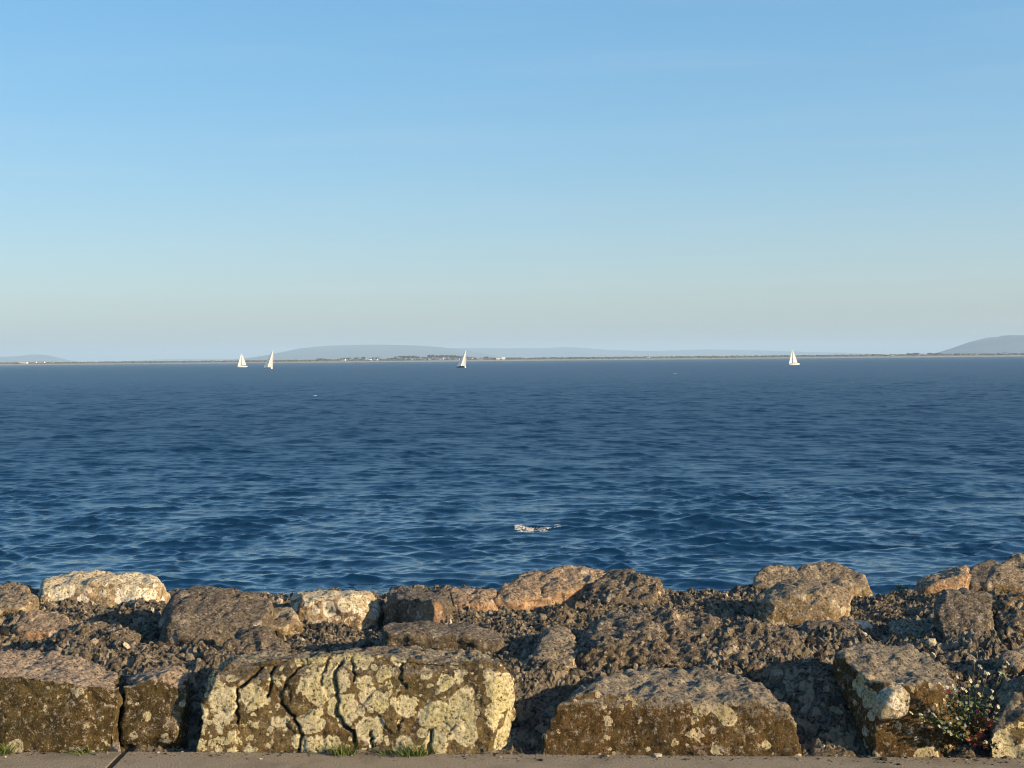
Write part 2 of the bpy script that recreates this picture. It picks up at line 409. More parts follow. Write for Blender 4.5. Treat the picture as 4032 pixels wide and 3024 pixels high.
hill([(1500, 1380), (1700, 1371), (1854, 1370), (2050, 1371), (2144, 1370), (2225, 1367), (2280, 1368), (2372, 1376), (2497, 1381), (2605, 1381), (2714, 1377), (2795, 1375), (2877, 1378), (3000, 1379), (3187, 1386), (3327, 1388), (3420, 1393), (3500, 1403)], 19500, 2600, HM2, 13)
hill([(520, 1427), (565, 1418), (655, 1414), (814, 1412), (927, 1413), (1000, 1411), (1150, 1410), (1300, 1420)], 20500, 2500, HM2, 14)
hill([(-900, 1412), (-500, 1400), (-200, 1398), (0, 1405), (90, 1402), (117, 1396), (149, 1396), (190, 1399), (226, 1407), (271, 1418), (300, 1426)], 17000, 2500, HM2, 15)


# ------------------------------------------------------------------ rock bank
def bank_z(x, y):
    s = y - kerb_y(x)
    z = -0.012 + 0.20 * sstep(0.08, 0.62, s) + 0.02 * sstep(0.5, 2.0, s)
    z = z - 0.72 * np.maximum(s - 2.75, 0) ** 1.15
    z = np.where(s < 0, -0.08, z)
    return z
def ridge(p, seed, octv=3): return 1.0 - 2.0 * np.abs(fbm(p, octv, seed, 0.55))
# swells of the mortar where it rises round the half buried stones
HUMPS = [(P(a, b, Y_).x, Y_, rx_, ry_, h_) for a, b, Y_, rx_, ry_, h_ in ((2550, 2530, 6.65, 0.55, 0.36, 0.10), (2980, 2540, 6.6, 0.38, 0.32, 0.09), (370, 2530, 6.6, 0.36, 0.28, 0.065), (2190, 2560, 6.5, 0.20, 0.22, 0.07), (1010, 2540, 6.5, 0.28, 0.25, 0.06), (2450, 2320, 8.3, 0.35, 0.3, 0.05), (4020, 2440, 6.95, 0.3, 0.3, 0.06), (3270, 2480, 7.0, 0.3, 0.2, 0.03), (3790, 2520, 6.75, 0.34, 0.22, 0.08), (3330, 2650, 6.05, 0.24, 0.2, 0.09), (3240, 2750, 5.98, 0.13, 0.2, 0.05), (2080, 2640, 6.15, 0.18, 0.2, 0.05), (560, 2560, 6.5, 0.3, 0.25, 0.04))]
def bank_detail(x, y):
    q = np.stack([x, y, 0 * x], 1)
    z = bank_z(x, y) + 0.055 * fbm(q * 1.7, 3, 31) + 0.040 * fbm(q * 4.6, 3, 32) - 0.018
    for mx_, my_, rx_, ry_, h_ in HUMPS: z = z + h_ * np.exp(-((x - mx_) / rx_) ** 2 - ((y - my_) / ry_) ** 2)
    return z
gx = np.arange(-3.9, 3.9, 0.0112); gy = np.arange(5.40, 9.30, 0.0112)
GX, GY = np.meshgrid(gx, gy); fx, fy = GX.ravel(), GY.ravel()
q = np.stack([fx, fy, 0 * fx], 1)
wq = q + 0.02 * np.stack([fbm(q * 9, 2, 40), fbm(q * 9, 2, 41), 0 * fx], 1)
f1, f2, cid = worley(wq * 24, 42)
g1, g2, cid2 = worley(wq * 50 + 3, 43)
lump = 0.020 * np.clip(f2 - f1, 0, 0.45) / 0.45 + 0.022 * (cid - 0.5) + 0.011 * np.clip(g2 - g1, 0, 0.4) / 0.4 + 0.012 * (cid2 - 0.5)
lump = 0.8 * lump + 0.020 * fbm(wq * 9, 3, 44) + 0.012 * (ridge(wq * 19, 45) - 0.3) + 0.006 * fbm(wq * 50, 2, 46)
fz = bank_detail(fx, fy) + lump * sstep(0.0, 0.12, fy - kerb_y(fx))
fz = np.where(fy < kerb_y(fx) + 0.012, -0.05, fz)
rub = mesh_obj('rubble_fill', np.stack([fx, fy, fz], 1), grid_faces(len(gy), len(gx)), MAT_RUBBLE, smooth=False)
tag(rub, 'dark crumbly rubble and mortar packed between the boulders', 'rubble', kind='stuff')
# the same bank beyond the frame and down to the sea, coarse
bx = np.concatenate([np.linspace(-60, -4.0, 140), np.linspace(-3.9, 3.9, 80), np.linspace(4.0, 60, 140)])
by = np.linspace(5.0, 17.5, 120)
def bank_sheet(xs_, ys_):
    A, B = np.meshgrid(xs_, ys_); a, b = A.ravel(), B.ravel()
    t = np.stack([a, b, 0 * a], 1)
    z = bank_z(a, b + 0 * a) - 0.06 + 0.12 * fbm(t * 1.1, 3, 50) * sstep(0.1, 0.6, b - kerb_y(a))
    inn = (np.abs(a) < 3.95) & (b < 9.35)
    return np.stack([a, b, np.where(inn, np.minimum(z - 0.12, bank_z(a, b) - 0.22), z)], 1)
bank = mesh_obj('sea_bank', bank_sheet(bx, by), grid_faces(len(by), len(bx)), MAT_RUBBLE)
tag(bank, kind='structure')

# loose chunks packed into the rubble
def chunk_shapes(n):
    out = []
    for k in range(n):
        bm = bmesh.new(); bmesh.ops.create_icosphere(bm, subdivisions=1, radius=1)
        r = random.Random(k)
        for v in bm.verts:
            v.co *= r.uniform(0.62, 1.15); v.co.z *= 0.7
        out.append((np.array([v.co[:] for v in bm.verts]), np.array([[v.index for v in f.verts] for f in bm.faces]))); bm.free()
    return out
SH = chunk_shapes(10)
def scatter_chunks(n, size, seed, zf):
    r = np.random.default_rng(seed); VV = []; FF = []; off = 0
    x = r.uniform(-3.8, 3.8, n); y = r.uniform(5.62, 9.0, n)
    ok = y > kerb_y(x) + 0.03; x, y = x[ok], y[ok]
    z = zf(x, y); s_ = size * np.exp(r.normal(0, 0.6, len(x)))
    for i in range(len(x)):
        v, f = SH[r.integers(len(SH))]
        a, b, c = r.uniform(0, 6.28, 3)
        M = np.array(Matrix.Rotation(a, 3, 'Z') @ Matrix.Rotation(b * 0.3, 3, 'X') @ Matrix.Rotation(c * 0.3, 3, 'Y'))
        VV.append((v * s_[i] * r.uniform(0.7, 1.3, 3)) @ M.T + np.array([x[i], y[i], z[i]])); FF.append(f + off); off += len(v)
    return np.concatenate(VV), np.concatenate(FF)
def ztop(x, y):
    i = np.clip(((y - gy[0]) / 0.0112).astype(int), 0, len(gy) - 1); j = np.clip(((x - gx[0]) / 0.0112).astype(int), 0, len(gx) - 1)
    return fz.reshape(len(gy), len(gx))[i, j]
v, f = scatter_chunks(9000, 0.0095, 5, ztop)
o = mesh_obj('rubble_chunks', v, f, MAT_CHUNK, smooth=False)
tag(o, 'small angular stone chips scattered over the rubble between the boulders', 'stone chips', kind='stuff')

r = np.random.default_rng(9); VV = []; FF = []; off = 0
for i in range(2600):
    x = r.uniform(-2.6, 2.6); y = kerb_y(x) + 0.012 - abs(r.normal(0, 0.05)); v, f = SH[r.integers(len(SH))]; sz = 0.0016 * math.exp(r.normal(0, 0.7))
    VV.append(v * sz * np.array([1.2, 1.2, 0.8]) + np.array([x, y, sz * 0.3])); FF.append(f + off); off += len(v)
o = mesh_obj('grit', np.concatenate(VV), np.concatenate(FF), MAT_CHUNK, smooth=False)
tag(o, 'fine grit and sand gathered along the edge of the pavement', 'grit', kind='stuff')

# ------------------------------------------------------------------ boulders
def hull_mesh(pts, vox, smooth_it):
    bm = bmesh.new()
    for p in pts: bm.verts.new(p)
    r = bmesh.ops.convex_hull(bm, input=bm.verts)
    junk = [g for g in r['geom_interior'] if isinstance(g, bmesh.types.BMVert)] + [g for g in r['geom_unused'] if isinstance(g, bmesh.types.BMVert)]
    bmesh.ops.delete(bm, geom=list(set(junk)), context='VERTS')
    me = bpy.data.meshes.new('tmp'); bm.to_mesh(me); bm.free()
    o = bpy.data.objects.new('tmp', me); C.objects.link(o)
    m = o.modifiers.new('r', 'REMESH'); m.mode = 'VOXEL'; m.voxel_size = vox
    if smooth_it:
        sm = o.modifiers.new('s', 'SMOOTH'); sm.factor = 0.5; sm.iterations = smooth_it
    dg = bpy.context.evaluated_depsgraph_get(); dg.update()
    ev = o.evaluated_get(dg); em = ev.to_mesh()
    n = len(em.vertices); co = np.empty(n * 3, np.float32); em.vertices.foreach_get('co', co)
    no = np.empty(n * 3, np.float32); em.vertices.foreach_get('normal', no)
    fa = np.array([p.vertices[:] for p in em.polygons if len(p.vertices) == 4])
    ev.to_mesh_clear(); bpy.data.objects.remove(o); bpy.data.meshes.remove(me)
    return co.reshape(-1, 3).astype(float), no.reshape(-1, 3).astype(float), fa
nrock = [0]
def boulder(name, label, pts, mat, vox=0.0125, amp=1.0, smooth_it=3, cracks=None, group='boulders of the sea bank', cat='boulder', rough=1.25, crust=0.0, planes=16, cut=(0.72, 0.97)):
    nrock[0] += 1; sd = nrock[0] * 7
    co, no, fa = hull_mesh(pts, vox, smooth_it)
    size = np.ptp(co, axis=0); L = float(np.median(size))
    # spalled flat faces: push everything outside a few random planes back on to them
    pr = np.random.default_rng(sd); ctr = (co.max(0) + co.min(0)) / 2
    for _ in range(planes):
        n_ = pr.normal(0, 1, 3) * np.array([1, 1, 0.8]); n_[2] = abs(n_[2]) * 0.9; n_ /= np.linalg.norm(n_)
        h_ = (co - ctr) @ n_; lim = h_.max() * pr.uniform(*cut)
        co = co - n_ * np.clip(h_ - lim, 0, None)[:, None]
    sc = 0.45 / max(L, 0.12)
    q = co + sd * 1.37
    d = 0.055 * L * amp * fbm(q * 2.6 * sc, 2, sd)
    # broken planes: cell faces of a coarse worley field tilt the surface like spalled stone
    a1, a2, ci = worley(q * np.array([4.5, 4.5, 6.0]) * sc + 0.35 * np.stack([vnoise(q * 7, sd + 5)] * 3, 1), sd)
    d += amp * L * (0.045 * (ci - 0.5) * sstep(0.0, 0.16, a2 - a1) - 0.012 * (1 - sstep(0, 0.09, a2 - a1)))
    rough = rough * np.where(crust > 0.01, 0.8, 1.0 - 0.68 * sstep(0.25, 0.7, -no[:, 1]))      # the split faces towards the path are flatter than the weathered tops
    k1, k2, kc = worley(q * np.array([11, 11, 15]) + 0.4 * np.stack([vnoise(q * 16, sd + 11)] * 3, 1), sd + 12)
    d += rough * (0.013 * fbm(q * 6.5, 3, sd + 9) + 0.013 * (kc - 0.5) * sstep(0.0, 0.10, k2 - k1) + 0.0085 * fbm(q * 17, 3, sd + 20) + 0.0040 * fbm(q * 48, 2, sd + 30))
    pit = vnoise(q * 26, sd + 40)
    d -= rough * 0.006 * sstep(0.38, 0.62, pit)
    if crust:
        d += crust * (0.022 * fbm(q * 9, 3, sd + 73) + 0.007 * (ridge(q * 20, sd + 74, 2) - 0.3))
        c1, c2, cc = worley(q * 33 + 0.5 * np.stack([vnoise(q * 30, sd + 72)] * 3, 1), sd + 70)
        d += crust * (0.013 * np.clip(c2 - c1, 0, 0.4) / 0.4 + 0.010 * (cc - 0.5)) * sstep(-0.25, 0.25, vnoise(q * 3.0, sd + 71) + 0.1)
    if cracks:
        cr_ = np.random.default_rng(sd + 1)
        for line, width, depth in cracks:
            jag = []
            for (ax, az), (bx_, bz_) in zip(line[:-1], line[1:]):
                for t_ in (0, 0.25, 0.5, 0.75): jag.append((ax + (bx_ - ax) * t_ + cr_.normal(0, 0.0042), az + (bz_ - az) * t_ + cr_.normal(0, 0.004)))
            jag.append(line[-1]); line = jag
            if len(line) > 14:
                zs_ = np.array([p_[1] for p_ in line])[::-1]; xs_ = np.array([p_[0] for p_ in line])[::-1]; o_ = np.argsort(zs_)
                side = co[:, 0] > np.interp(co[:, 2], zs_[o_], xs_[o_])
                d += np.where(side, 1, 0) * cr_.uniform(-0.012, 0.012) * (no[:, 1] < -0.2)
            best = np.full(len(co), 9.0)
            for (ax, az), (bx_, bz_) in zip(line[:-1], line[1:]):
                ex, ez = bx_ - ax, bz_ - az; L2 = ex * ex + ez * ez + 1e-9
                t = np.clip(((co[:, 0] - ax) * ex + (co[:, 2] - az) * ez) / L2, 0, 1)
                best = np.minimum(best, np.hypot(co[:, 0] - ax - t * ex, co[:, 2] - az - t * ez))
            best = best + 0.003 * vnoise(co * 40, sd + 50)
            wv = width * (0.55 + 1.0 * vnoise(co * 13, sd + 60)); d -= depth * (0.8 + 0.5 * vnoise(co * 6, sd + 61)) * np.exp(-(best / np.maximum(wv, 0.0035)) ** 2) * (no[:, 1] < -0.2)
    co = co + no * d[:, None]
    base = np.array([co[:, 0].mean(), co[:, 1].mean(), co[:, 2].min()])
    o = mesh_obj(name, co, fa, mat, origin=base)
    tag(o, label, cat, group)
    return o
def from_outline(out, D, edge=(), z0=0.24, Y0=None, drop=0.16, backz=0.7):
    pys = [b for a, b in out]; pb, ptop = max(pys), min(pys)
    cx = sum(a for a, b in out) / len(out)
    if Y0 is None: Y0 = Yg(cx, pb, z0)
    pts = []
    for a, b in out:
        t = (pb - b) / (pb - ptop)
        p = P(a, b, Y0 + D * (0.06 + 0.62 * t)); pts.append(p)
        pts.append(Vector((p.x, p.y, p.z - drop)))
        if t > 0.45:
            pc = P(cx + (a - cx) * 0.8, b, Y0 + D)
            zb = z0 + (p.z - z0) * backz
            pts.append(Vector((pc.x, Y0 + D, zb))); pts.append(Vector((pc.x, Y0 + D, z0 - drop)))
    for a, b, f_ in edge:
        p = P(a, b, Y0 + D * f_); pts.append(p)
    zmin = min(p.z for p in pts)
    return pts
def tri(lst):
    pts = []
    for a, b, y, *over in lst:                  # a fourth value marks an overhanging edge: only that thick
        p = P(a, b, y); pts.append(p)
        if p.z > 0.12: pts.append(Vector((p.x, p.y + 0.02, p.z - over[0] if over else max(-0.12, p.z - 0.6))))
    return pts

# materials by kind of stone
GREY = (0.15, 0.125, 0.10)
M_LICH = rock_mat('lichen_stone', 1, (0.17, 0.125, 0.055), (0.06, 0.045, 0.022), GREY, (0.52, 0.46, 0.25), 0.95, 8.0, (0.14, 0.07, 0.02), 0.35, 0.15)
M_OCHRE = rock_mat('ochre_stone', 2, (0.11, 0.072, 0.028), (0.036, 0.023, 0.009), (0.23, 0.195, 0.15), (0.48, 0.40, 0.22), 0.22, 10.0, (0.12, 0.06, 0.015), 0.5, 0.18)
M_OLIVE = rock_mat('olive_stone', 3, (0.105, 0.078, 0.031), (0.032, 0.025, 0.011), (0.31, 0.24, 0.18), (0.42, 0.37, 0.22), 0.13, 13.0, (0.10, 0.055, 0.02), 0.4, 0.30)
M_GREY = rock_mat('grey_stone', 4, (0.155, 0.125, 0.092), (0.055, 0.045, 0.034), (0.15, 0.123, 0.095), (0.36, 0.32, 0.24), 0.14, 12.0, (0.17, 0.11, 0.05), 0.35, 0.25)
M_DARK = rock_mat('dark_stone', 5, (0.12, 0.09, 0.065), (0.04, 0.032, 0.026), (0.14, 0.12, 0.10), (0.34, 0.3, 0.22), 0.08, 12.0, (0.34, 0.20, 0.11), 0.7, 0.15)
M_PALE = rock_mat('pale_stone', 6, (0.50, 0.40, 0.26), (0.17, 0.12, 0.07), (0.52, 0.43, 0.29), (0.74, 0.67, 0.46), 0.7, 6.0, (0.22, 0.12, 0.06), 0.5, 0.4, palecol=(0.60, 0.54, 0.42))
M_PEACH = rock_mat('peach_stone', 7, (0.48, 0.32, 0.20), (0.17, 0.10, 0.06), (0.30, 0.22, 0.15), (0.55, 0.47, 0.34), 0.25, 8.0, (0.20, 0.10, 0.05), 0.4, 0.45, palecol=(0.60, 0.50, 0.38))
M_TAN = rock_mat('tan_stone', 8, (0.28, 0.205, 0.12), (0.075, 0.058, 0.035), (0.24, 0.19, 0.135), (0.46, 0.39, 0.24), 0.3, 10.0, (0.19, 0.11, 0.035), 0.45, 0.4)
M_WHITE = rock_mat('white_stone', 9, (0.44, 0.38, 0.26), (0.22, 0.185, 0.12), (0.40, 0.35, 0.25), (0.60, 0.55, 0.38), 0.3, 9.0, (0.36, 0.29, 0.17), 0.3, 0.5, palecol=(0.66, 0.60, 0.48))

M_CRUST = rock_mat('crusted_stone', 10, (0.19, 0.15, 0.105), (0.024, 0.021, 0.018), (0.15, 0.122, 0.095), (0.42, 0.36, 0.25), 0.12, 14.0, (0.15, 0.10, 0.05), 0.4, 0.40, palecol=(0.52, 0.44, 0.33))
# front row along the pavement
boulder('boulder', 'broad olive brown block with pinkish top at the left end of the pavement edge',
    tri([(-300, 2968, 5.84), (440, 2968, 5.80), (-300, 2640, 5.90), (100, 2660, 5.87), (300, 2690, 5.85), (474, 2712, 5.86), (-300, 2570, 6.35), (100, 2562, 6.38), (330, 2592, 6.28), (468, 2650, 6.1)]), M_OLIVE, 0.0095, 0.6, 2, planes=5, cut=(0.93, 0.99))
boulder('boulder', 'narrow brown block between the olive block and the big lichen covered block',
    tri([(476, 2905, 5.87), (690, 2900, 5.85), (484, 2706, 5.93), (600, 2672, 5.93), (715, 2652, 5.95), (742, 2720, 5.93), (720, 2830, 5.88), (505, 2650, 6.25), (715, 2612, 6.25)]), M_OLIVE, 0.0095, 0.6, 2, planes=8, cut=(0.86, 0.99))
def wx(lst, Y=5.82): return [(P(a, b, Y).x, P(a, b, Y).z) for a, b in lst]
def cb(lst): return [(1000 + a * 0.5268, 2150 + b * 0.5268) for a, b in lst]
CR_ = [(wx([(1027, 2605), (996, 2666), (932, 2708), (925, 2761), (932, 2845)]), 0.0047, 0.044),
       (wx([(1085, 2612), (1056, 2656), (1056, 2719), (1048, 2745)]), 0.0043, 0.040),
       (wx([(1211, 2603), (1169, 2635), (1126, 2677), (1108, 2719), (1100, 2772), (1153, 2819), (1174, 2856), (1184, 2903), (1174, 2975)]), 0.0056, 0.048),
       (wx(cb([(670, 840), (610, 950), (600, 1050), (625, 1130), (625, 1250), (690, 1330), (750, 1390), (765, 1480), (760, 1570)])), 0.0065, 0.060),
       (wx(cb([(720, 850), (748, 960), (740, 1010)])), 0.0034, 0.028),
       (wx(cb([(545, 870), (500, 960), (500, 1040)])), 0.0030, 0.024),
       (wx(cb([(1090, 880), (1085, 960), (1100, 1020), (1135, 1055)])), 0.0043, 0.036),
       (wx(cb([(1335, 1350), (1322, 1450), (1312, 1570)])), 0.0069, 0.056),
       (wx(cb([(870, 1370), (885, 1460), (870, 1570)])), 0.0039, 0.036),
       (wx(cb([(1090, 1290), (1080, 1350)])), 0.0039, 0.032)]
boulder('boulder', 'long cracked block covered in yellow green lichen discs behind the grass tufts',
    tri([(768, 2976, 5.79), (1922, 2980, 5.74), (818, 2660, 5.85), (900, 2612, 5.87), (1150, 2602, 5.86), (1400, 2582, 5.85), (1700, 2598, 5.83), (1960, 2612, 5.81), (2012, 2645, 5.84), (2014, 2745, 5.85), (1950, 2810, 5.80), (900, 2590, 6.1), (1200, 2566, 6.25), (1500, 2552, 6.3), (1800, 2550, 6.3), (1980, 2565, 6.25)]), M_LICH, 0.006, 0.45, 1, CR_, planes=7, cut=(0.9, 0.99))
boulder('boulder', 'wide humped boulder with smooth dark brown front face and grey top',
    tri([(2105, 2990, 5.73), (3150, 3000, 5.66), (2195, 2775, 5.79), (2320, 2726, 5.81), (2600, 2745, 5.79), (2900, 2768, 5.76), (3105, 2805, 5.73), (3140, 2835, 5.71), (2310, 2702, 5.96), (2440, 2656, 6.1), (2620, 2626, 6.25), (2750, 2628, 6.25), (2900, 2655, 6.15), (3020, 2722, 6.0)]), M_OCHRE, 0.009, 0.5, 2, planes=3, cut=(0.95, 0.99))
boulder('boulder', 'ochre fronted block with flat grey top beside the flowering plant',
    tri([(3438, 3000, 5.66), (3690, 3000, 5.65), (3780, 2960, 5.72), (3446, 2690, 5.72), (3600, 2692, 5.71), (3770, 2705, 5.78), (3292, 2575, 6.0, 0.1), (3322, 2536, 6.15, 0.12), (3580, 2532, 6.15), (3735, 2628, 5.95)]), M_OCHRE, 0.0095, 0.5, 2, planes=5, cut=(0.93, 0.99))
boulder('stone', 'pale rounded lump of stone on the front corner of the ochre block',
    from_outline([(3440, 2775), (3465, 2712), (3505, 2686), (3558, 2690), (3584, 2730), (3575, 2790), (3530, 2814), (3460, 2810)], 0.14, [(3510, 2745, 0.0)], z0=0.12, Y0=5.64, drop=0.02), M_WHITE, 0.007, 0.3, 5, None, cat='stone', rough=0.6, planes=3, cut=(0.9, 0.98))
boulder('boulder', 'yellowish lichen spotted boulder at the right end of the pavement edge',
    tri([(3905, 3000, 5.62), (4300, 3005, 5.60), (3897, 2800, 5.66), (3925, 2705, 5.70), (3990, 2665, 5.74), (4100, 2655, 5.74), (4300, 2670, 5.74), (3960, 2640, 6.05), (4250, 2625, 6.1)]), M_LICH, 0.0112, 0.8)
# middle and back rows
def R(label, out, D, mat, edge=(), name='boulder', vox=0.011, amp=0.8, cat='boulder', sm=1, crust=0.3, planes=10, **k):
    return boulder(name, label, from_outline(out, D, edge, **k), mat, vox, amp, sm, None, cat=cat, crust=crust, planes=planes, cut=(0.86, 0.985))
R('flat grey slab lying on top behind the lichen covered block', [(1500, 2548), (1498, 2462), (1520, 2452), (1700, 2454), (1830, 2462), (1900, 2492), (1985, 2512), (1990, 2560), (1900, 2575), (1600, 2575)], 0.40, M_GREY, [(1505, 2492, .03), (1780, 2497, .03), (1960, 2532, .08)], 'rock_slab', amp=0.5, cat='slab')
R('large sloping grey brown boulder in the left middle of the bank', [(615, 2500), (650, 2420), (700, 2342), (770, 2317), (850, 2320), (930, 2340), (1010, 2352), (1060, 2375), (1095, 2402), (1060, 2440), (960, 2490), (900, 2505), (760, 2530), (650, 2525)], 0.85, M_GREY, [(680, 2425, .22), (800, 2450, .2)], amp=0.6)
R('long pale cream boulder on the sea edge at the far left', [(96, 2342), (160, 2292), (240, 2266), (330, 2253), (440, 2250), (535, 2252), (590, 2268), (662, 2298), (700, 2325), (676, 2344), (560, 2362), (430, 2365), (250, 2362), (140, 2352)], 0.5, M_PALE, [(260, 2306, .15), (420, 2295, .15), (560, 2298, .15)])
R('brown boulder cut by the left edge of the picture', [(-90, 2330), (0, 2308), (55, 2304), (110, 2330), (150, 2375), (90, 2402), (-90, 2405)], 0.4, M_TAN)
R('low rusty orange mound of stone at the left', [(40, 2480), (60, 2445), (130, 2412), (210, 2410), (265, 2432), (280, 2475), (200, 2490), (80, 2492)], 0.32, M_PEACH)
R('rounded mottled stone above the olive brown block', [(205, 2560), (230, 2505), (300, 2475), (400, 2465), (480, 2478), (535, 2500), (530, 2545), (450, 2580), (300, 2585)], 0.38, M_CRUST, crust=1.2, planes=8)
R('pale speckled mound of stone left of the lichen covered block', [(915, 2590), (900, 2540), (950, 2482), (1010, 2475), (1080, 2500), (1128, 2560), (1110, 2592), (1020, 2602)], 0.42, M_CRUST, crust=1.2, planes=8)
R('small tan stone at the right foot of the sloping grey boulder', [(985, 2445), (1030, 2412), (1100, 2395), (1160, 2400), (1185, 2440), (1120, 2472), (1020, 2472)], 0.3, M_TAN, (), 'stone', cat='stone')
R('low boulder with a bright white right end on the sea edge', [(1150, 2400), (1160, 2342), (1210, 2333), (1300, 2331), (1390, 2324), (1440, 2335), (1485, 2360), (1500, 2385), (1480, 2412), (1400, 2425), (1250, 2430), (1165, 2426)], 0.42, M_PALE, [(1400, 2352, .08), (1200, 2352, .08)])
Yb = Yg(1650, 2452, 0.24)
boulder('boulder', 'dark angular block with a peach coloured right end',
    tri([(1513, 2448, Yb + .20), (1715, 2456, Yb), (1786, 2446, Yb + .22), (1522, 2352, Yb + .24), (1712, 2366, Yb + .05), (1776, 2352, Yb + .30), (1540, 2316, Yb + .55), (1600, 2306, Yb + .62), (1700, 2313, Yb + .62), (1757, 2321, Yb + .55)]), M_DARK, 0.009, 0.3, 1, planes=6, cut=(0.9, 0.99))
R('small peach stone right of the dark angular block', [(1758, 2368), (1765, 2322), (1830, 2311), (1900, 2312), (1955, 2315), (1962, 2360), (1850, 2380)], 0.3, M_PEACH, (), 'stone', cat='stone')
R('long peach ridge of rock rising on the sea edge at the centre', [(1945, 2365), (1950, 2325), (1990, 2290), (2080, 2268), (2190, 2262), (2215, 2236), (2235, 2229), (2320, 2238), (2400, 2255), (2418, 2270), (2330, 2300), (2200, 2340), (2050, 2370)], 0.55, M_PEACH)
R('grey brown dome just right of the peach ridge', [(2290, 2352), (2300, 2300), (2400, 2260), (2440, 2258), (2530, 2280), (2590, 2305), (2608, 2342), (2500, 2370), (2380, 2375)], 0.48, M_CRUST, crust=1.2, planes=8)
R('broad grey brown dome in the middle of the bank', [(2245, 2562), (2330, 2500), (2430, 2450), (2540, 2420), (2620, 2420), (2740, 2440), (2830, 2472), (2872, 2540), (2820, 2590), (2650, 2630), (2450, 2625), (2330, 2610)], 0.75, M_CRUST, [(2440, 2520, .2), (2560, 2465, .4)], crust=1.2, planes=8)
R('small tan stone standing left of the broad grey dome', [(2085, 2622), (2118, 2545), (2155, 2488), (2215, 2482), (2262, 2520), (2285, 2590), (2260, 2628), (2120, 2634)], 0.5, M_TAN, (), 'stone', cat='stone')
R('brown mound behind the right end of the dark fronted boulder', [(2810, 2600), (2830, 2510), (2900, 2460), (3000, 2465), (3100, 2492), (3150, 2540), (3100, 2600), (2950, 2630)], 0.5, M_CRUST, crust=1.2, planes=8)
R('dark knobbly stone on the sea edge beside the bright edged boulder', [(2958, 2312), (2975, 2270), (3020, 2231), (3060, 2222), (3130, 2235), (3170, 2260), (3160, 2312), (3050, 2325)], 0.32, M_TAN)
R('tan boulder with a bright right edge on the sea edge', [(3110, 2292), (3150, 2242), (3210, 2219), (3280, 2213), (3320, 2225), (3370, 2255), (3420, 2285), (3437, 2305), (3340, 2318), (3200, 2322)], 0.42, M_TAN)
R('rounded pale tan boulder in front of the bright edged boulder', [(2955, 2402), (2975, 2346), (3050, 2306), (3150, 2286), (3230, 2286), (3310, 2305), (3352, 2330), (3340, 2370), (3300, 2420), (3150, 2440), (3000, 2430)], 0.52, M_TAN, [(3000, 2360, .15), (3200, 2332, .25)])
R('flat brown stone below the rounded pale tan boulder', [(3134, 2490), (3170, 2455), (3300, 2443), (3390, 2456), (3394, 2490), (3300, 2512), (3180, 2515)], 0.3, M_DARK, (), 'stone', cat='stone')
R('ochre topped stone right of centre in the rubble', [(3485, 2480), (3500, 2446), (3580, 2433), (3660, 2441), (3705, 2470), (3690, 2500), (3560, 2505)], 0.3, M_TAN, (), 'stone', cat='stone')
R('tilted slab with a peach front edge on the sea edge', [(3590, 2302), (3620, 2285), (3700, 2260), (3790, 2236), (3818, 2240), (3820, 2285), (3795, 2310), (3700, 2325), (3610, 2322)], 0.42, M_PEACH, [(3640, 2303, .0), (3812, 2262, .0)], 'rock_slab', amp=0.4, cat='slab', sm=2)
R('dark blue grey rock between the tilted slab and the lichen boulder', [(3790, 2300), (3810, 2250), (3850, 2216), (3890, 2203), (3940, 2215), (3965, 2295), (3880, 2310)], 0.4, M_DARK, Y0=8.9, z0=0.2)
R('pale lichen boulder on the sea edge at the far right', [(3872, 2310), (3890, 2270), (3935, 2240), (3965, 2196), (4000, 2183), (4060, 2190), (4140, 2220), (4180, 2310), (4000, 2325)], 0.55, M_TAN)
R('tall brown boulder with a pale patch below the tilted slab', [(3670, 2362), (3700, 2322), (3780, 2311), (3850, 2316), (3905, 2345), (3914, 2400), (3902, 2480), (3890, 2540), (3830, 2555), (3760, 2540), (3710, 2490), (3690, 2420)], 0.6, M_GREY)
R('knobbly boulder at the right edge below the lichen boulder', [(3915, 2440), (3930, 2380), (3980, 2342), (4080, 2332), (4150, 2400), (4150, 2500), (4020, 2540), (3930, 2530)], 0.45, M_CRUST, crust=1.2, planes=8)
R('small pale stone at the right edge above the yellowish boulder', [(3920, 2602), (3960, 2562), (4032, 2545), (4110, 2560), (4110, 2612), (3980, 2630)], 0.25, M_TAN, (), 'stone', cat='stone')


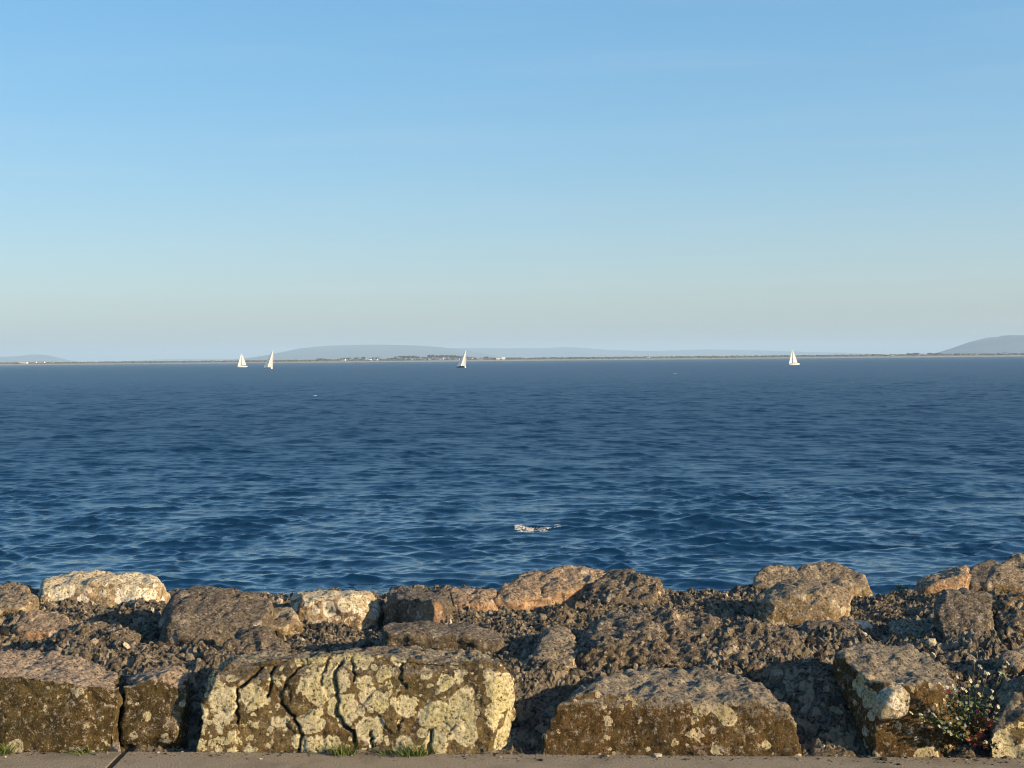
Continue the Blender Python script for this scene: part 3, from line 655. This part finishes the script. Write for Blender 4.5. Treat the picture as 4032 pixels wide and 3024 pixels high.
# ------------------------------------------------------------------ far shore: trees, scrub, houses
def land_z(d): return float(np.interp(d, [a for a, b in prof], [b for a, b in prof]))
def shore_pt(px, d):
    x = 0.0
    for _ in range(4):
        yy = float(shore_y(np.array(x))) + d; x = P(px, 1425, yy).x
    return x, yy, land_z(d)
M_TWIG = plain('bare_twigs', (0.105, 0.085, 0.052), 0.9, 0.45, 0.25)
M_SCRUB = plain('coastal_scrub', (0.085, 0.085, 0.038), 0.95, 0.5, 0.08)
M_BARK = plain('bark', (0.10, 0.08, 0.06), 0.9)
def crown_mesh(seed):
    r = np.random.default_rng(seed); VV = []; FF = []
    lobes = [(r.normal(0, 0.42), r.normal(0, 0.42), r.uniform(0.45, 0.85), r.uniform(0.22, 0.42)) for _ in range(9)]
    n = 0
    for lx_, ly_, lz_, lr in lobes:
        for k in range(26):
            d = r.normal(0, 1, 3); d /= np.linalg.norm(d); c = np.array([lx_, ly_, lz_]) + d * lr * r.uniform(0.35, 1.0) * np.array([1, 1, 0.75])
            c[2] = min(max(c[2], 0.18), 1.0)
            for _ in range(2):
                a = r.normal(0, 1, 3); b = r.normal(0, 1, 3); a /= np.linalg.norm(a); b /= np.linalg.norm(b); e = 0.11
                VV += [c - a * e, c + b * e, c + a * e]; FF.append((n, n + 1, n + 2)); n += 3
    me = bpy.data.meshes.new('crown'); me.from_pydata([tuple(v) for v in VV], [], FF); me.materials.append(M_TWIG); return me
def trunk_mesh(seed):
    r = random.Random(seed); bm = bmesh.new()
    def limb(a, b, r0, r1):
        ax = (b - a).normalized(); u_ = ax.orthogonal().normalized(); w_ = ax.cross(u_)
        r_ = [[bm.verts.new(c + (u_ * math.cos(t) + w_ * math.sin(t)) * q_) for t in [k * math.tau / 5 for k in range(5)]] for c, q_ in ((a, r0), (b, r1))]
        for k in range(5): bm.faces.new((r_[0][k], r_[0][(k + 1) % 5], r_[1][(k + 1) % 5], r_[1][k]))
    limb(Vector((0, 0, -0.05)), Vector((0, 0, 0.4)), 0.035, 0.024)
    for k in range(4):
        a = r.uniform(0, 6.28); limb(Vector((0, 0, 0.25 + 0.04 * k)), Vector((0.35 * math.cos(a), 0.35 * math.sin(a), 0.75)), 0.02, 0.006)
    me = bpy.data.meshes.new('trunk'); bm.to_mesh(me); bm.free(); me.materials.append(M_BARK); return me
CRN = [crown_mesh(k) for k in range(5)]; TRK = [trunk_mesh(k) for k in range(3)]
nt_ = 0
def tree(px, pytop, wpx, d, label):
    global nt_
    x, y, z = shore_pt(px, d); ztop_ = P(px, pytop, y).z
    h = max(ztop_ - z, 3.0); w = wpx * y / FPX / 1.15
    t = empty('tree', (x, y, z), (0, 0, random.uniform(0, 6.28)))
    c = bpy.data.objects.new('crown', CRN[nt_ % 5]); c.scale = (w, w, h); c.parent = t; C.objects.link(c)
    k = bpy.data.objects.new('trunk', TRK[nt_ % 3]); k.scale = (h, h, h); k.parent = t; C.objects.link(k)
    tag(t, label, 'tree', 'trees on the far shore'); nt_ += 1
ORD = 'first second third fourth fifth sixth seventh eighth ninth tenth eleventh twelfth'.split()
def trees(lst, lo, hi, where, d0, d1):
    for n_, (px, py, w) in enumerate([t for t in lst if lo <= t[0] < hi]): tree(px, py, w, random.uniform(d0, d1), ORD[n_] + ' tree from the left ' + where)
MID = [(1262, 1411, 24), (1278, 1412, 20), (1296, 1414, 18), (1330, 1413, 14), (1349, 1410, 22), (1373, 1408, 18), (1400, 1407, 20), (1418, 1412, 14), (1430, 1405, 20), (1462, 1410, 16), (1485, 1406, 18), (1500, 1412, 14),
                  (1538, 1409, 22), (1556, 1409, 20), (1572, 1402, 22), (1590, 1401, 24), (1608, 1400, 22), (1626, 1400, 24), (1644, 1402, 22), (1662, 1406, 20), (1678, 1407, 16), (1692, 1396, 20), (1708, 1397, 24), (1724, 1398, 24), (1742, 1398, 26), (1760, 1398, 24), (1776, 1398, 24), (1790, 1399, 22), (1806, 1400, 24), (1822, 1402, 20), (1842, 1406, 22), (1860, 1407, 18), (1876, 1409, 16), (1913, 1404, 22), (1934, 1408, 18), (1950, 1409, 14), (2000, 1411, 16), (2046, 1410, 22)]
for lo, hi, where in ((1200, 1310, 'in the leftmost clump of the village shore'), (1310, 1360, 'round the bright white village house'), (1360, 1520, 'between the white and cream village houses'), (1520, 1685, 'in the low wood left of the tall trees'), (1685, 1765, 'in the tall wood over the red roof'), (1765, 1830, 'in the tall wood by the middle sailboat'), (1830, 1900, 'over the cottages right of the middle sailboat'), (1900, 2100, 'round the long white village house')):
    trees(MID, lo, hi, where, 95, 190)
trees([(3440, 1394, 20), (3456, 1395, 16), (3580, 1391, 18), (3598, 1389, 22), (3614, 1390, 18), (3660, 1389, 22), (3680, 1391, 20), (3700, 1390, 16), (3770, 1391, 20)], 3000, 4000, 'in the clumps left of the right hand hill', 120, 200)
# low scrub and hedges that read as one mass
r = np.random.default_rng(21); VV = []; FF = []; off = 0
for i in range(4200):
    x = r.uniform(-1750, 1850); d = r.uniform(38, 330)
    if vnoise(np.array([[x * 0.006, d * 0.03, 0.0]]), 77)[0] < -0.12 + r.normal(0, 0.12): continue
    yy = float(shore_y(np.array(x))) + d; z = land_z(d)
    v, f = SH[r.integers(len(SH))]
    w, h = r.uniform(2.5, 8.0), r.uniform(1.3, 3.8) * (0.75 if x < -300 else 1.0)
    VV.append(v * np.array([w, w, h]) + np.array([x, yy, z + h * 0.25])); FF.append(f + off); off += len(v)
o = mesh_obj('scrub', np.concatenate(VV), np.concatenate(FF), M_SCRUB)
tag(o, 'low brown green scrub and hedges along the far shore', 'scrub', kind='stuff')

M_WALL = plain('white_render', (0.80, 0.79, 0.75), 0.8, 0.04, 0.3); M_ROOF = plain('slate_roof', (0.10, 0.10, 0.11), 0.7, 0.2, 0.5)
M_ROOFR = plain('red_roof', (0.30, 0.12, 0.08), 0.8, 0.2, 0.5); M_CREAM = plain('cream_render', (0.66, 0.58, 0.44), 0.8, 0.05, 0.3)
M_PANE = plain('window_glass', (0.03, 0.035, 0.04), 0.15, 0.1, 1.0, 0.5); M_GREYW = plain('grey_render', (0.42, 0.42, 0.41), 0.8, 0.06, 0.3)
M_GREEN = plain('green_sheet', (0.04, 0.12, 0.08), 0.6, 0.1, 0.5)
def box(name, x0, x1, y0, y1, z0, z1, m, parent):
    v = [(x0, y0, z0), (x1, y0, z0), (x1, y1, z0), (x0, y1, z0), (x0, y0, z1), (x1, y0, z1), (x1, y1, z1), (x0, y1, z1)]
    return mesh_obj(name, v, [(0, 3, 2, 1), (4, 5, 6, 7), (0, 1, 5, 4), (1, 2, 6, 5), (2, 3, 7, 6), (3, 0, 4, 7)], m, parent, False)
def house(px0, px1, pt, d, label, wall=None, roof=None, gable=False, tall=0.0, flat=False):
    wall = wall or M_WALL; roof = roof or M_ROOF
    x, y, z = shore_pt((px0 + px1) / 2, d); w = (px1 - px0) * y / FPX; hh = max(P((px0 + px1) / 2, pt, y).z - z, 3.6)
    t = empty('house', (x, y, z), (0, 0, random.uniform(-0.25, 0.1)))
    dp = 8.0; e = hh if flat else hh * (0.58 if not gable else 0.5); x0, x1 = -w / 2, w / 2
    if gable:      # gable end towards the sea
        v = [(x0, 0, -1), (x1, 0, -1), (x1, 0, e), (0, 0, hh), (x0, 0, e), (x0, dp, -1), (x1, dp, -1), (x1, dp, e), (0, dp, hh), (x0, dp, e)]
        mesh_obj('wall', v, [(0, 1, 2, 3, 4), (9, 8, 7, 6, 5), (1, 6, 7, 2), (5, 0, 4, 9)], wall, t, False)
        q = 0.25; v = [(x0 - q, -q, e - q), (0, -q, hh + 0.12), (x1 + q, -q, e - q), (x0 - q, dp + q, e - q), (0, dp + q, hh + 0.12), (x1 + q, dp + q, e - q)]
        rf = mesh_obj('roof', v, [(0, 1, 4, 3), (1, 2, 5, 4)], roof, t, False)
    elif flat:
        box('wall', x0, x1, 0, dp, -1, hh, wall, t); rf = box('roof', x0 - 0.2, x1 + 0.2, -0.2, dp + 0.2, hh, hh + 0.3, roof, t)
    else:
        v = [(x0, 0, -1), (x1, 0, -1), (x1, dp, -1), (x0, dp, -1), (x0, 0, e), (x1, 0, e), (x1, dp, e), (x0, dp, e), (x0, dp / 2, hh), (x1, dp / 2, hh)]
        mesh_obj('wall', v, [(0, 1, 5, 4), (1, 2, 6, 9, 5), (2, 3, 7, 6), (3, 0, 4, 8, 7)], wall, t, False)
        q = 0.3; v = [(x0 - q, -q, e - 0.2), (x1 + q, -q, e - 0.2), (x1 + q, dp / 2, hh + 0.12), (x0 - q, dp / 2, hh + 0.12), (x1 + q, dp + q, e - 0.2), (x0 - q, dp + q, e - 0.2)]
        rf = mesh_obj('roof', v, [(0, 1, 2, 3), (3, 2, 4, 5)], roof, t, False)
        box('chimney', x1 - 1.4, x1 - 0.5, dp / 2 - 0.4, dp / 2 + 0.4, hh - 0.4, hh + 1.0, wall, rf)
    n = max(1, int(w / 5)); zs = [1.0] if e < 4.6 else [1.0, 3.4]
    for k in range(n):
        cx = x0 + w * (k + 0.5) / n
        for zz in zs:
            if k == n // 2 and zz == 1.0: box('door', cx - 0.5, cx + 0.5, -0.06, 0.05, 0.0, 2.1, M_PANE, t)
            else: box('window', cx - 0.6, cx + 0.6, -0.05, 0.05, zz, zz + 1.2, M_PANE, t)
    if tall:
        box('wing', x1, x1 + tall, -0.5, dp + 0.5, -1, hh * 1.65, wall, t)
    tag(t, label, 'house', 'houses on the far shore')
house(72, 106, 1431, 60, 'long low white building at the far left of the opposite shore', flat=True)
house(127, 141, 1427, 110, 'white house with flat left wall, left of a pair near the far left shore')
house(144, 174, 1428, 115, 'wider white house, right of a pair near the far left shore')
house(203, 211, 1429, 130, 'tiny grey white house right of the pair on the far left shore', M_GREYW)
house(629, 640, 1431, 45, 'dark green shed on the beach between the left houses and the sailboats', M_GREEN, M_GREEN, gable=True)
house(1341, 1359, 1413, 70, 'bright white house leftmost of the middle village on the far shore')
house(1440, 1450, 1408, 80, 'tall white gabled house with a low wing in the middle village', gable=True, tall=0)
house(1450, 1460, 1416, 76, 'low white wing beside the tall gabled house in the middle village', flat=True)
house(1474, 1486, 1412, 80, 'cream house right of the tall white gabled house', M_CREAM)
house(1615, 1624, 1412, 75, 'small cream house alone in front of the wood', M_CREAM, gable=True)
house(1663, 1676, 1411, 85, 'dim grey roofed house half hidden in the wood', M_GREYW)
house(1685, 1695, 1412, 80, 'small pale house under the tallest trees', gable=True)
house(1726, 1745, 1411, 75, 'white house with a red roof under the tallest trees', None, M_ROOFR)
house(1783, 1793, 1414, 85, 'faint grey house left of the middle sailboat', M_GREYW)
house(1797, 1808, 1413, 75, 'cream house just left of the middle sailboat mast', M_CREAM)
house(1831, 1839, 1413, 80, 'pale grey house just right of the middle sailboat', M_GREYW)
house(1855, 1866, 1410, 75, 'white house with steep gable right of the middle sailboat', gable=True)
house(1877, 1887, 1414, 75, 'low white cottage, nearest right of the steep gabled house')
house(1891, 1900, 1415, 75, 'low pale cottage, second right of the steep gabled house', M_GREYW)
house(1954, 1975, 1414, 60, 'long white house with a taller block on its right end', flat=True, tall=9.0)
house(2339, 2348, 1411, 80, 'small white cottage alone on the shore right of the picture middle')
house(2548, 2557, 1408, 90, 'tiny white cottage alone between the lone cottage and the right hand sailboat')
house(2898, 2912, 1400, 130, 'pale house left of the right hand sailboat on the far shore', M_GREYW)
house(3180, 3187, 1399, 100, 'tiny grey white hut just right of the right hand sailboat', M_GREYW)
house(3509, 3525, 1396, 110, 'pale grey house left of the dark clump on the far shore', M_GREYW)
house(3618, 3629, 1395, 90, 'low white house, left of the two below the dark clump')
house(3637, 3649, 1390, 95, 'taller white house, right of the two below the dark clump', gable=True)
house(3742, 3751, 1393, 100, 'small white house under the left slope of the right hand hill')
house(3828, 3847, 1391, 100, 'wide white house under the middle of the right hand hill')
house(3952, 3968, 1388, 120, 'pale house at the right end of the far shore', M_GREYW)

# ------------------------------------------------------------------ sailboats
M_GEL = plain('white_gelcoat', (0.82, 0.82, 0.80), 0.3, 0.03, 0.4, 0.5)
M_NAVY = plain('navy_hull', (0.012, 0.016, 0.03), 0.3, 0.1, 0.4, 0.5); M_ALU = plain('aluminium', (0.45, 0.45, 0.46), 0.4, 0.05)
M_COVER = plain('brown_cover', (0.10, 0.075, 0.035), 0.8, 0.1); M_TEAL = plain('dark_antifoul', (0.01, 0.05, 0.06), 0.5, 0.1)
def sail_mat():
    g = NG('woven_sailcloth'); d = g.n('ShaderNodeBsdfDiffuse'); d.inputs[0].default_value = (0.93, 0.92, 0.88, 1)
    t_ = g.n('ShaderNodeBsdfTranslucent'); t_.inputs[0].default_value = (0.86, 0.82, 0.72, 1); mx = g.n('ShaderNodeMixShader'); mx.inputs[0].default_value = 0.45
    g.t.links.new(d.outputs[0], mx.inputs[1]); g.t.links.new(t_.outputs[0], mx.inputs[2]); g.t.links.new(mx.outputs[0], g.out.inputs[0]); g.t.nodes.remove(g.b)
    return g.m
M_SAIL = sail_mat()
def tube(name, a, b, r0, r1, m, parent, n=6):
    a, b = Vector(a), Vector(b); ax = (b - a).normalized(); u_ = ax.orthogonal().normalized(); w_ = ax.cross(u_)
    v = [c + (u_ * math.cos(k * math.tau / n) + w_ * math.sin(k * math.tau / n)) * q_ for c, q_ in ((a, r0), (b, r1)) for k in range(n)]
    f = [(k, (k + 1) % n, n + (k + 1) % n, n + k) for k in range(n)] + [tuple(range(n))[::-1], tuple(range(n, 2 * n))]
    return mesh_obj(name, [tuple(p) for p in v], f, m, parent)
def sail(name, tack, head, clew, belly, m, parent):
    tack, head, clew = Vector(tack), Vector(head), Vector(clew); N = 10; v = []; f = []
    nrm = (head - tack).cross(clew - tack).normalized()
    if nrm.y > 0: nrm = -nrm
    for i in range(N + 1):
        t = i / N
        for j in range(N + 1):
            q_ = j / N
            p = tack.lerp(head, t).lerp(clew.lerp(head, t) + (clew - tack) * 0.06 * math.sin(t * math.pi), q_)
            v.append(tuple(p + nrm * belly * math.sin(q_ * math.pi) * (1 - t) ** 0.5 * (0.3 + t)))
    for i in range(N):
        for j in range(N): k = i * (N + 1) + j; f.append((k, k + 1, k + N + 2, k + N + 1))
    return mesh_obj(name, v, f, m, parent)
def sailboat(px, py, dist, H, heading, heel, hullmat, label, Lh=10.0, boot=None, sheet=12):
    p = P(px, py, dist); k = Lh / 10.0
    t = empty('sailboat', (p.x, dist, SEA - 0.1), (math.radians(heel), 0, math.radians(heading)))
    st = [(-4.6, 1.15, 0.05, 1.15), (-3.0, 1.5, -0.35, 1.05), (-0.5, 1.65, -0.5, 1.0), (2.0, 1.35, -0.45, 1.08), (4.0, 0.62, -0.2, 1.22), (5.4, 0.04, 0.65, 1.38)]
    v = []; f = []; M_ = 9
    for x, b, zk, zd in st:
        for j in range(M_):
            a = math.pi * j / (M_ - 1); c = math.cos(a); q_ = math.sin(a)
            v.append((x * k, -b * k * (abs(c) ** 0.55) * (1 if c > 0 else -1), (zd + (zk - zd) * q_ ** 0.8) * k))
    for i in range(len(st) - 1):
        for j in range(M_ - 1): a = i * M_ + j; f.append((a, a + 1, a + M_ + 1, a + M_))
    mesh_obj('hull', v, f, hullmat, t)
    tr = [v[j] for j in range(M_)]
    mesh_obj('transom', [(a - 0.02, b, c) for a, b, c in tr], [tuple(range(M_))[::-1]], M_GEL, t, False)
    dv = [(x * k, s_ * b * k * 0.99, zd * k - 0.02) for x, b, zk, zd in st for s_ in (-1, 1)]
    dk = mesh_obj('deck', dv, [(2 * i, 2 * i + 2, 2 * i + 3, 2 * i + 1) for i in range(len(st) - 1)], M_GEL, t, False)
    cv = [(x * k, s_ * b * k, z * k) for x, b, z in ((-1.6, 0.95, 1.0), (2.2, 0.6, 1.05), (1.7, 0.42, 1.42), (-1.5, 0.75, 1.55)) for s_ in (-1, 1)]
    cb_ = mesh_obj('cabin', cv, [(0, 2, 4, 6), (1, 7, 5, 3), (6, 4, 5, 7), (2, 3, 5, 4), (0, 6, 7, 1)], M_GEL, t, False)
    for s_ in (-1, 1): box('window', -1.0 * k, 1.0 * k, s_ * 0.80 * k - 0.06, s_ * 0.80 * k + 0.06, 1.2 * k, 1.36 * k, M_PANE, cb_)
    tube('mast', (1.0 * k, 0, 1.2 * k), (0.9 * k, 0, H), 0.10, 0.06, M_ALU, t)
    sa = math.radians(sheet); bx2, by2 = (0.95 - 4.8 * math.cos(sa)) * k, -4.8 * math.sin(sa) * k
    tube('boom', (0.95 * k, 0, 2.05 * k), (bx2, by2, 2.0 * k), 0.09, 0.07, M_COVER, t)
    box('spray_hood', -2.3 * k, -1.5 * k, -0.85 * k, 0.85 * k, 1.1 * k, 1.75 * k, M_COVER, t)
    sail('mainsail', (0.9 * k, 0, 2.15 * k), (0.82 * k, -0.05, H - 0.25), (bx2, by2, 2.15 * k), 0.35, M_SAIL, t)
    sail('jib', (5.1 * k, 0, 1.55 * k), (1.15 * k, -0.02, H * 0.93), ((5.1 - 5.2 * math.cos(sa)) * k, -5.2 * math.sin(sa) * k * 0.85, 1.75 * k), 0.5, M_SAIL, t)
    if boot: 
        bv = [(x * k, s_ * (b + 0.03) * k * 0.93, z * k) for x, b, zk, zd in st for s_, z in ((1, zk * 0.2 + 0.1), (1, zk * 0.2 + 0.42))]
        mesh_obj('boot_stripe', bv, [(2 * i, 2 * i + 2, 2 * i + 3, 2 * i + 1) for i in range(len(st) - 1)], boot, t, False)
    tag(t, label, 'sailboat', 'sailboats on the bay')
sailboat(956, 1445, 1458, 14.9, 198, 8, M_GEL, 'upright white sailboat, leftmost of the four on the bay', 10.0)
sailboat(1054, 1450, 1133, 18.0, 150, 28, M_GEL, 'heeling sailboat with dark waterline beside the leftmost sailboat', 8.6, M_TEAL, sheet=36)
sailboat(1815, 1447, 1022, 15.8, 148, 31, M_NAVY, 'heeling sailboat with a dark navy hull in front of the village', 7.8, sheet=32)
sailboat(3128, 1436, 1007, 11.8, 196, 8, M_GEL, 'white sailboat with broad sunlit sails, alone on the right', 7.9)

# ------------------------------------------------------------------ whitecap
M_FOAM = plain('sea_foam', (0.58, 0.58, 0.57), 0.9, 0.08, 20.0)
r = np.random.default_rng(3); VV = []; FF = []; off = 0
def foam_blob(x, y, sz):
    global off
    z = SEA + float(waves(np.array([[x]]), np.array([[y]]), np.array([[0.08]]))[0][0, 0])
    v, f = SH[r.integers(len(SH))]
    VV.append(v * np.array([sz * 3.2, sz * 1.5, sz * 0.45]) + np.array([x, y, z + sz * 0.1])); FF.append(f + off); off += len(v)
fx0, fx1 = P(2025, 2085, 49.7).x, P(2205, 2085, 49.7).x
for i in range(900):
    t = r.uniform(0, 1); x = fx0 + (fx1 - fx0) * t
    if math.sin(t * 9 + 0.8) + 0.7 * math.sin(t * 23) < r.uniform(-1.8, 0.2): continue
    prof_ = 0.35 + 0.9 * abs(math.sin(t * 7 + 0.6)) * (1 - 0.4 * t)
    foam_blob(x, 49.55 - 0.30 * math.sin(t * 3.1) + r.normal(0, 0.14) * prof_, r.uniform(0.005, 0.021) * (1.1 - 0.4 * t))
for fpx, fy_, n_ in ((3354, 320, 14), (190, 700, 10), (2660, 520, 10), (1240, 240, 8)):
    for i in range(n_): foam_blob(P(fpx, 1500, fy_).x + r.normal(0, 0.3), fy_ + r.normal(0, 0.3), r.uniform(0.02, 0.06) * (1 if fy_ < 100 else 2.2))
for i in range(18): foam_blob(P(2255, 2080, 50.3).x + r.normal(0, 0.12), 50.6 + r.normal(0, 0.1), r.uniform(0.01, 0.025))
o = mesh_obj('whitecap', np.concatenate(VV), np.concatenate(FF), M_FOAM)
tag(o, 'white foam of one small breaking wave in the middle of the near water', 'foam', kind='stuff')

# ------------------------------------------------------------------ grass and flowering plant
def grass_mat():
    g = NG('grass_blade'); geo = g.n('ShaderNodeNewGeometry')
    c = g.mix(geo.outputs['Random Per Island'], (0.04, 0.075, 0.012), (0.15, 0.18, 0.04))
    return g.done(c, 0.6, None, 0.3)
M_GRASS = grass_mat()
def tuft(px, py, Yd, wpx, hpx, n, label, seed):
    r = np.random.default_rng(seed); b = P(px, py, Yd); w = wpx * Yd / FPX; h = hpx * Yd / FPX; VV = []; FF = []; off = 0
    for i in range(n):
        o_ = np.array([r.normal(0, w * 0.22), r.normal(0, 0.015), 0.0]); lean = np.array([o_[0] * 0.9 + r.normal(0, w * 0.22), r.normal(-0.01, 0.02), 0])
        hh = h * r.uniform(0.45, 1.1); a = r.uniform(0, 3.14); wd_ = np.array([math.cos(a), math.sin(a), 0]) * r.uniform(0.0016, 0.003)
        for k in range(4):
            t = k / 3; c = o_ + lean * t ** 1.8 + np.array([0, 0, hh * (t - 0.15 * t * t)]); ww = wd_ * (1 - t * 0.9)
            VV += [c - ww, c + ww]
        FF += [(off + 2 * k, off + 2 * k + 1, off + 2 * k + 3, off + 2 * k + 2) for k in range(3)]; off += 8
    o = mesh_obj('grass_tuft', np.array(VV) + np.array([b.x, b.y, b.z]), FF, M_GRASS, origin=(b.x, b.y, b.z))
    tag(o, label, 'grass tuft', 'grass tufts in the cracks')
tuft(1350, 2978, 5.735, 100, 72, 110, 'green grass tuft at the foot of the lichen block under its main crack', 1)
tuft(1632, 2980, 5.72, 130, 74, 140, 'widest green grass tuft at the right foot of the lichen block', 2)
tuft(1538, 2980, 5.725, 80, 48, 50, 'short sparse grass sprig between the two big tufts', 3)
tuft(22, 2966, 5.79, 80, 52, 70, 'dull grass tuft at the left edge of the pavement', 4)
tuft(335, 2970, 5.79, 130, 36, 60, 'thin low grass sprig below the olive brown block', 5)
tuft(3556, 2318, 8.5, 50, 28, 40, 'tiny yellow green sprig on the sea edge left of the tilted slab', 6)

M_STEM = plain('plant_stem', (0.085, 0.06, 0.035), 0.7); M_LEAFG = plain('green_leaf', (0.085, 0.105, 0.04), 0.5, 0.3, 60)
M_LEAFR = plain('red_leaf', (0.20, 0.045, 0.035), 0.5, 0.3, 60); M_PETAL = plain('white_petal', (0.62, 0.56, 0.41), 0.6, 0.05, 60); M_EYE = plain('flower_centre', (0.35, 0.33, 0.08), 0.7)
def leaf_mesh(m, name):
    v = []; f = []
    for k in range(5):
        t = k / 4; w = 0.42 * math.sin(math.pi * min(t * 0.92 + 0.06, 1)); z = 0.25 * math.sin(t * 2.6)
        v += [(t, -w, z + 0.10 * w), (t, 0, z - 0.03), (t, w, z + 0.10 * w)]
    for k in range(4): f += [(3 * k, 3 * k + 1, 3 * k + 4, 3 * k + 3), (3 * k + 1, 3 * k + 2, 3 * k + 5, 3 * k + 4)]
    me = bpy.data.meshes.new(name); me.from_pydata(v, [], f); me.materials.append(m); me.polygons.foreach_set('use_smooth', [True] * len(f)); return me
def flower_mesh(seed):
    r = random.Random(seed); v = []; f = []; mi = []
    for h_ in range(5):                                           # a head of several small four-petalled flowers
        c = Vector((r.uniform(-0.8, 0.8), r.uniform(-0.8, 0.8), r.uniform(-0.3, 0.5))) if h_ else Vector((0, 0, 0.3))
        ax = (Vector((c.x * 0.7, c.y * 0.7, 0.9)) + Vector((0, 0, 0.2))).normalized(); u_ = ax.orthogonal().normalized(); w_ = ax.cross(u_)
        a0 = r.uniform(0, 6.28)
        for k in range(4):
            a = a0 + k * math.tau / 4; d = u_ * math.cos(a) + w_ * math.sin(a); e = u_ * -math.sin(a) + w_ * math.cos(a); n = len(v)
            v += [c + d * 0.08, c + d * 0.36 + e * 0.24 + ax * 0.08, c + d * 0.6 + ax * 0.16, c + d * 0.36 - e * 0.24 + ax * 0.08]; f.append((n, n + 1, n + 2, n + 3)); mi.append(0)
        n = len(v); v += [c + (u_ * math.cos(k * 1.57) + w_ * math.sin(k * 1.57)) * 0.13 + ax * 0.09 for k in range(4)] + [c + ax * 0.2]
        for k in range(4): f.append((n + k, n + (k + 1) % 4, n + 4)); mi.append(1)
    me = bpy.data.meshes.new('flower_head'); me.from_pydata([tuple(p) for p in v], [], f); me.materials.append(M_PETAL); me.materials.append(M_EYE)
    me.polygons.foreach_set('material_index', mi); return me
LG, LRD, FL = leaf_mesh(M_LEAFG, 'leaf'), leaf_mesh(M_LEAFR, 'leaf'), [flower_mesh(k) for k in range(4)]
pb = P(3815, 2900, 5.72); plant = empty('flowering_plant', pb)
tag(plant, 'sprawling white flowered plant with reddish leaves rooted between two front boulders', 'plant')
def inst(me, name, loc, scl, rot):
    o = bpy.data.objects.new(name, me); C.objects.link(o); o.parent = plant; o.location = Vector(loc) - pb; o.scale = (scl,) * 3; o.rotation_euler = rot
    return o
r = random.Random(12)
heads = [(940, 410), (1355, 365), (1250, 260), (1185, 180), (1120, 465), (1215, 535), (1240, 640), (1430, 600), (1415, 695), (1385, 800), (1025, 580), (920, 590), (880, 530), (445, 930), (300, 900), (660, 790), (690, 1090), (780, 1110), (830, 1170), (850, 1040), (940, 980), (1000, 1210), (1340, 970), (1345, 1310), (1520, 1360), (1590, 270), (1630, 210), (1540, 350), (700, 500), (800, 560), (610, 930), (560, 870), (1500, 820), (1480, 900), (960, 760), (1060, 1080)]
for k, (a, b) in enumerate(heads):
    px, py = 3500 + a / 3.5, 2550 + b / 3.5
    yd = 5.60 + r.uniform(0, 0.04) if py > 2690 else 5.72 + (2690 - py) * 0.004
    tip = P(px, py, yd); mid = pb.lerp(tip, 0.55) + Vector((r.uniform(-0.02, 0.02), -0.035, r.uniform(-0.03, 0.01)))
    v = []; f = []; N = 7
    for i in range(N):
        t = i / (N - 1); c = pb * (1 - t) ** 2 + mid * 2 * t * (1 - t) + tip * t * t; q_ = 0.0022 * (1 - 0.6 * t)
        v += [(c.x - pb.x + q_ * math.cos(z), c.y - pb.y + q_ * math.sin(z) * 0.5, c.z - pb.z + q_ * math.sin(z)) for z in (0, 2.1, 4.2)]
        if i: f += [(3 * i - 3 + j, 3 * i - 3 + (j + 1) % 3, 3 * i + (j + 1) % 3, 3 * i + j) for j in range(3)]
        if 0 < i < N - 1:
            for _ in range(4):
                red = (py > 2760 and px > 3790 and r.random() < 0.6) or r.random() < 0.06
                inst(LRD if red else LG, 'leaf', c + Vector((r.uniform(-.008, .008), r.uniform(-.02, .0), r.uniform(-.008, .008))), r.uniform(0.012, 0.024), (r.uniform(-1.2, 0.6), r.uniform(-0.8, 0.8), r.uniform(0, 6.28)))
    mesh_obj('stem', v, f, M_STEM, plant)
    inst(FL[k % 4], 'flower_head', tip, r.uniform(0.007, 0.0115), (r.uniform(0.5, 1.3), r.uniform(-0.4, 0.4), r.uniform(-0.5, 0.5)))
for (a, b) in ((1150, 1270), (1180, 1300), (1220, 1230), (1345, 1050), (1360, 1080), (1120, 1280), (1200, 1200)):
    inst(LRD, 'leaf', P(3500 + a / 3.5, 2550 + b / 3.5, 5.62), 0.028, (r.uniform(-1.4, -0.6), r.uniform(-0.5, 0.5), r.uniform(0, 6.28)))

# ------------------------------------------------------------------ haze
def haze():
    bm = bmesh.new(); bmesh.ops.create_cube(bm, size=1.0)
    for v in bm.verts:
        v.co.x *= 90000; v.co.y = -3000 if v.co.y < 0 else 27000; v.co.z = SEA - 3.0 if v.co.z < 0 else 200.0
    me = bpy.data.meshes.new('haze'); bm.to_mesh(me); bm.free()
    m = bpy.data.materials.new('haze'); m.use_nodes = True; t = m.node_tree; t.nodes.clear()
    o_ = t.nodes.new('ShaderNodeOutputMaterial'); v = t.nodes.new('ShaderNodeVolumePrincipled')
    v.inputs['Color'].default_value = (0.51, 0.73, 0.98, 1); v.inputs['Density'].default_value = 0.86e-4
    v.inputs['Anisotropy'].default_value = 0.0
    t.links.new(v.outputs[0], o_.inputs['Volume']); me.materials.append(m)
    o = bpy.data.objects.new('haze', me); C.objects.link(o); return tag(o, kind='stuff')
haze()
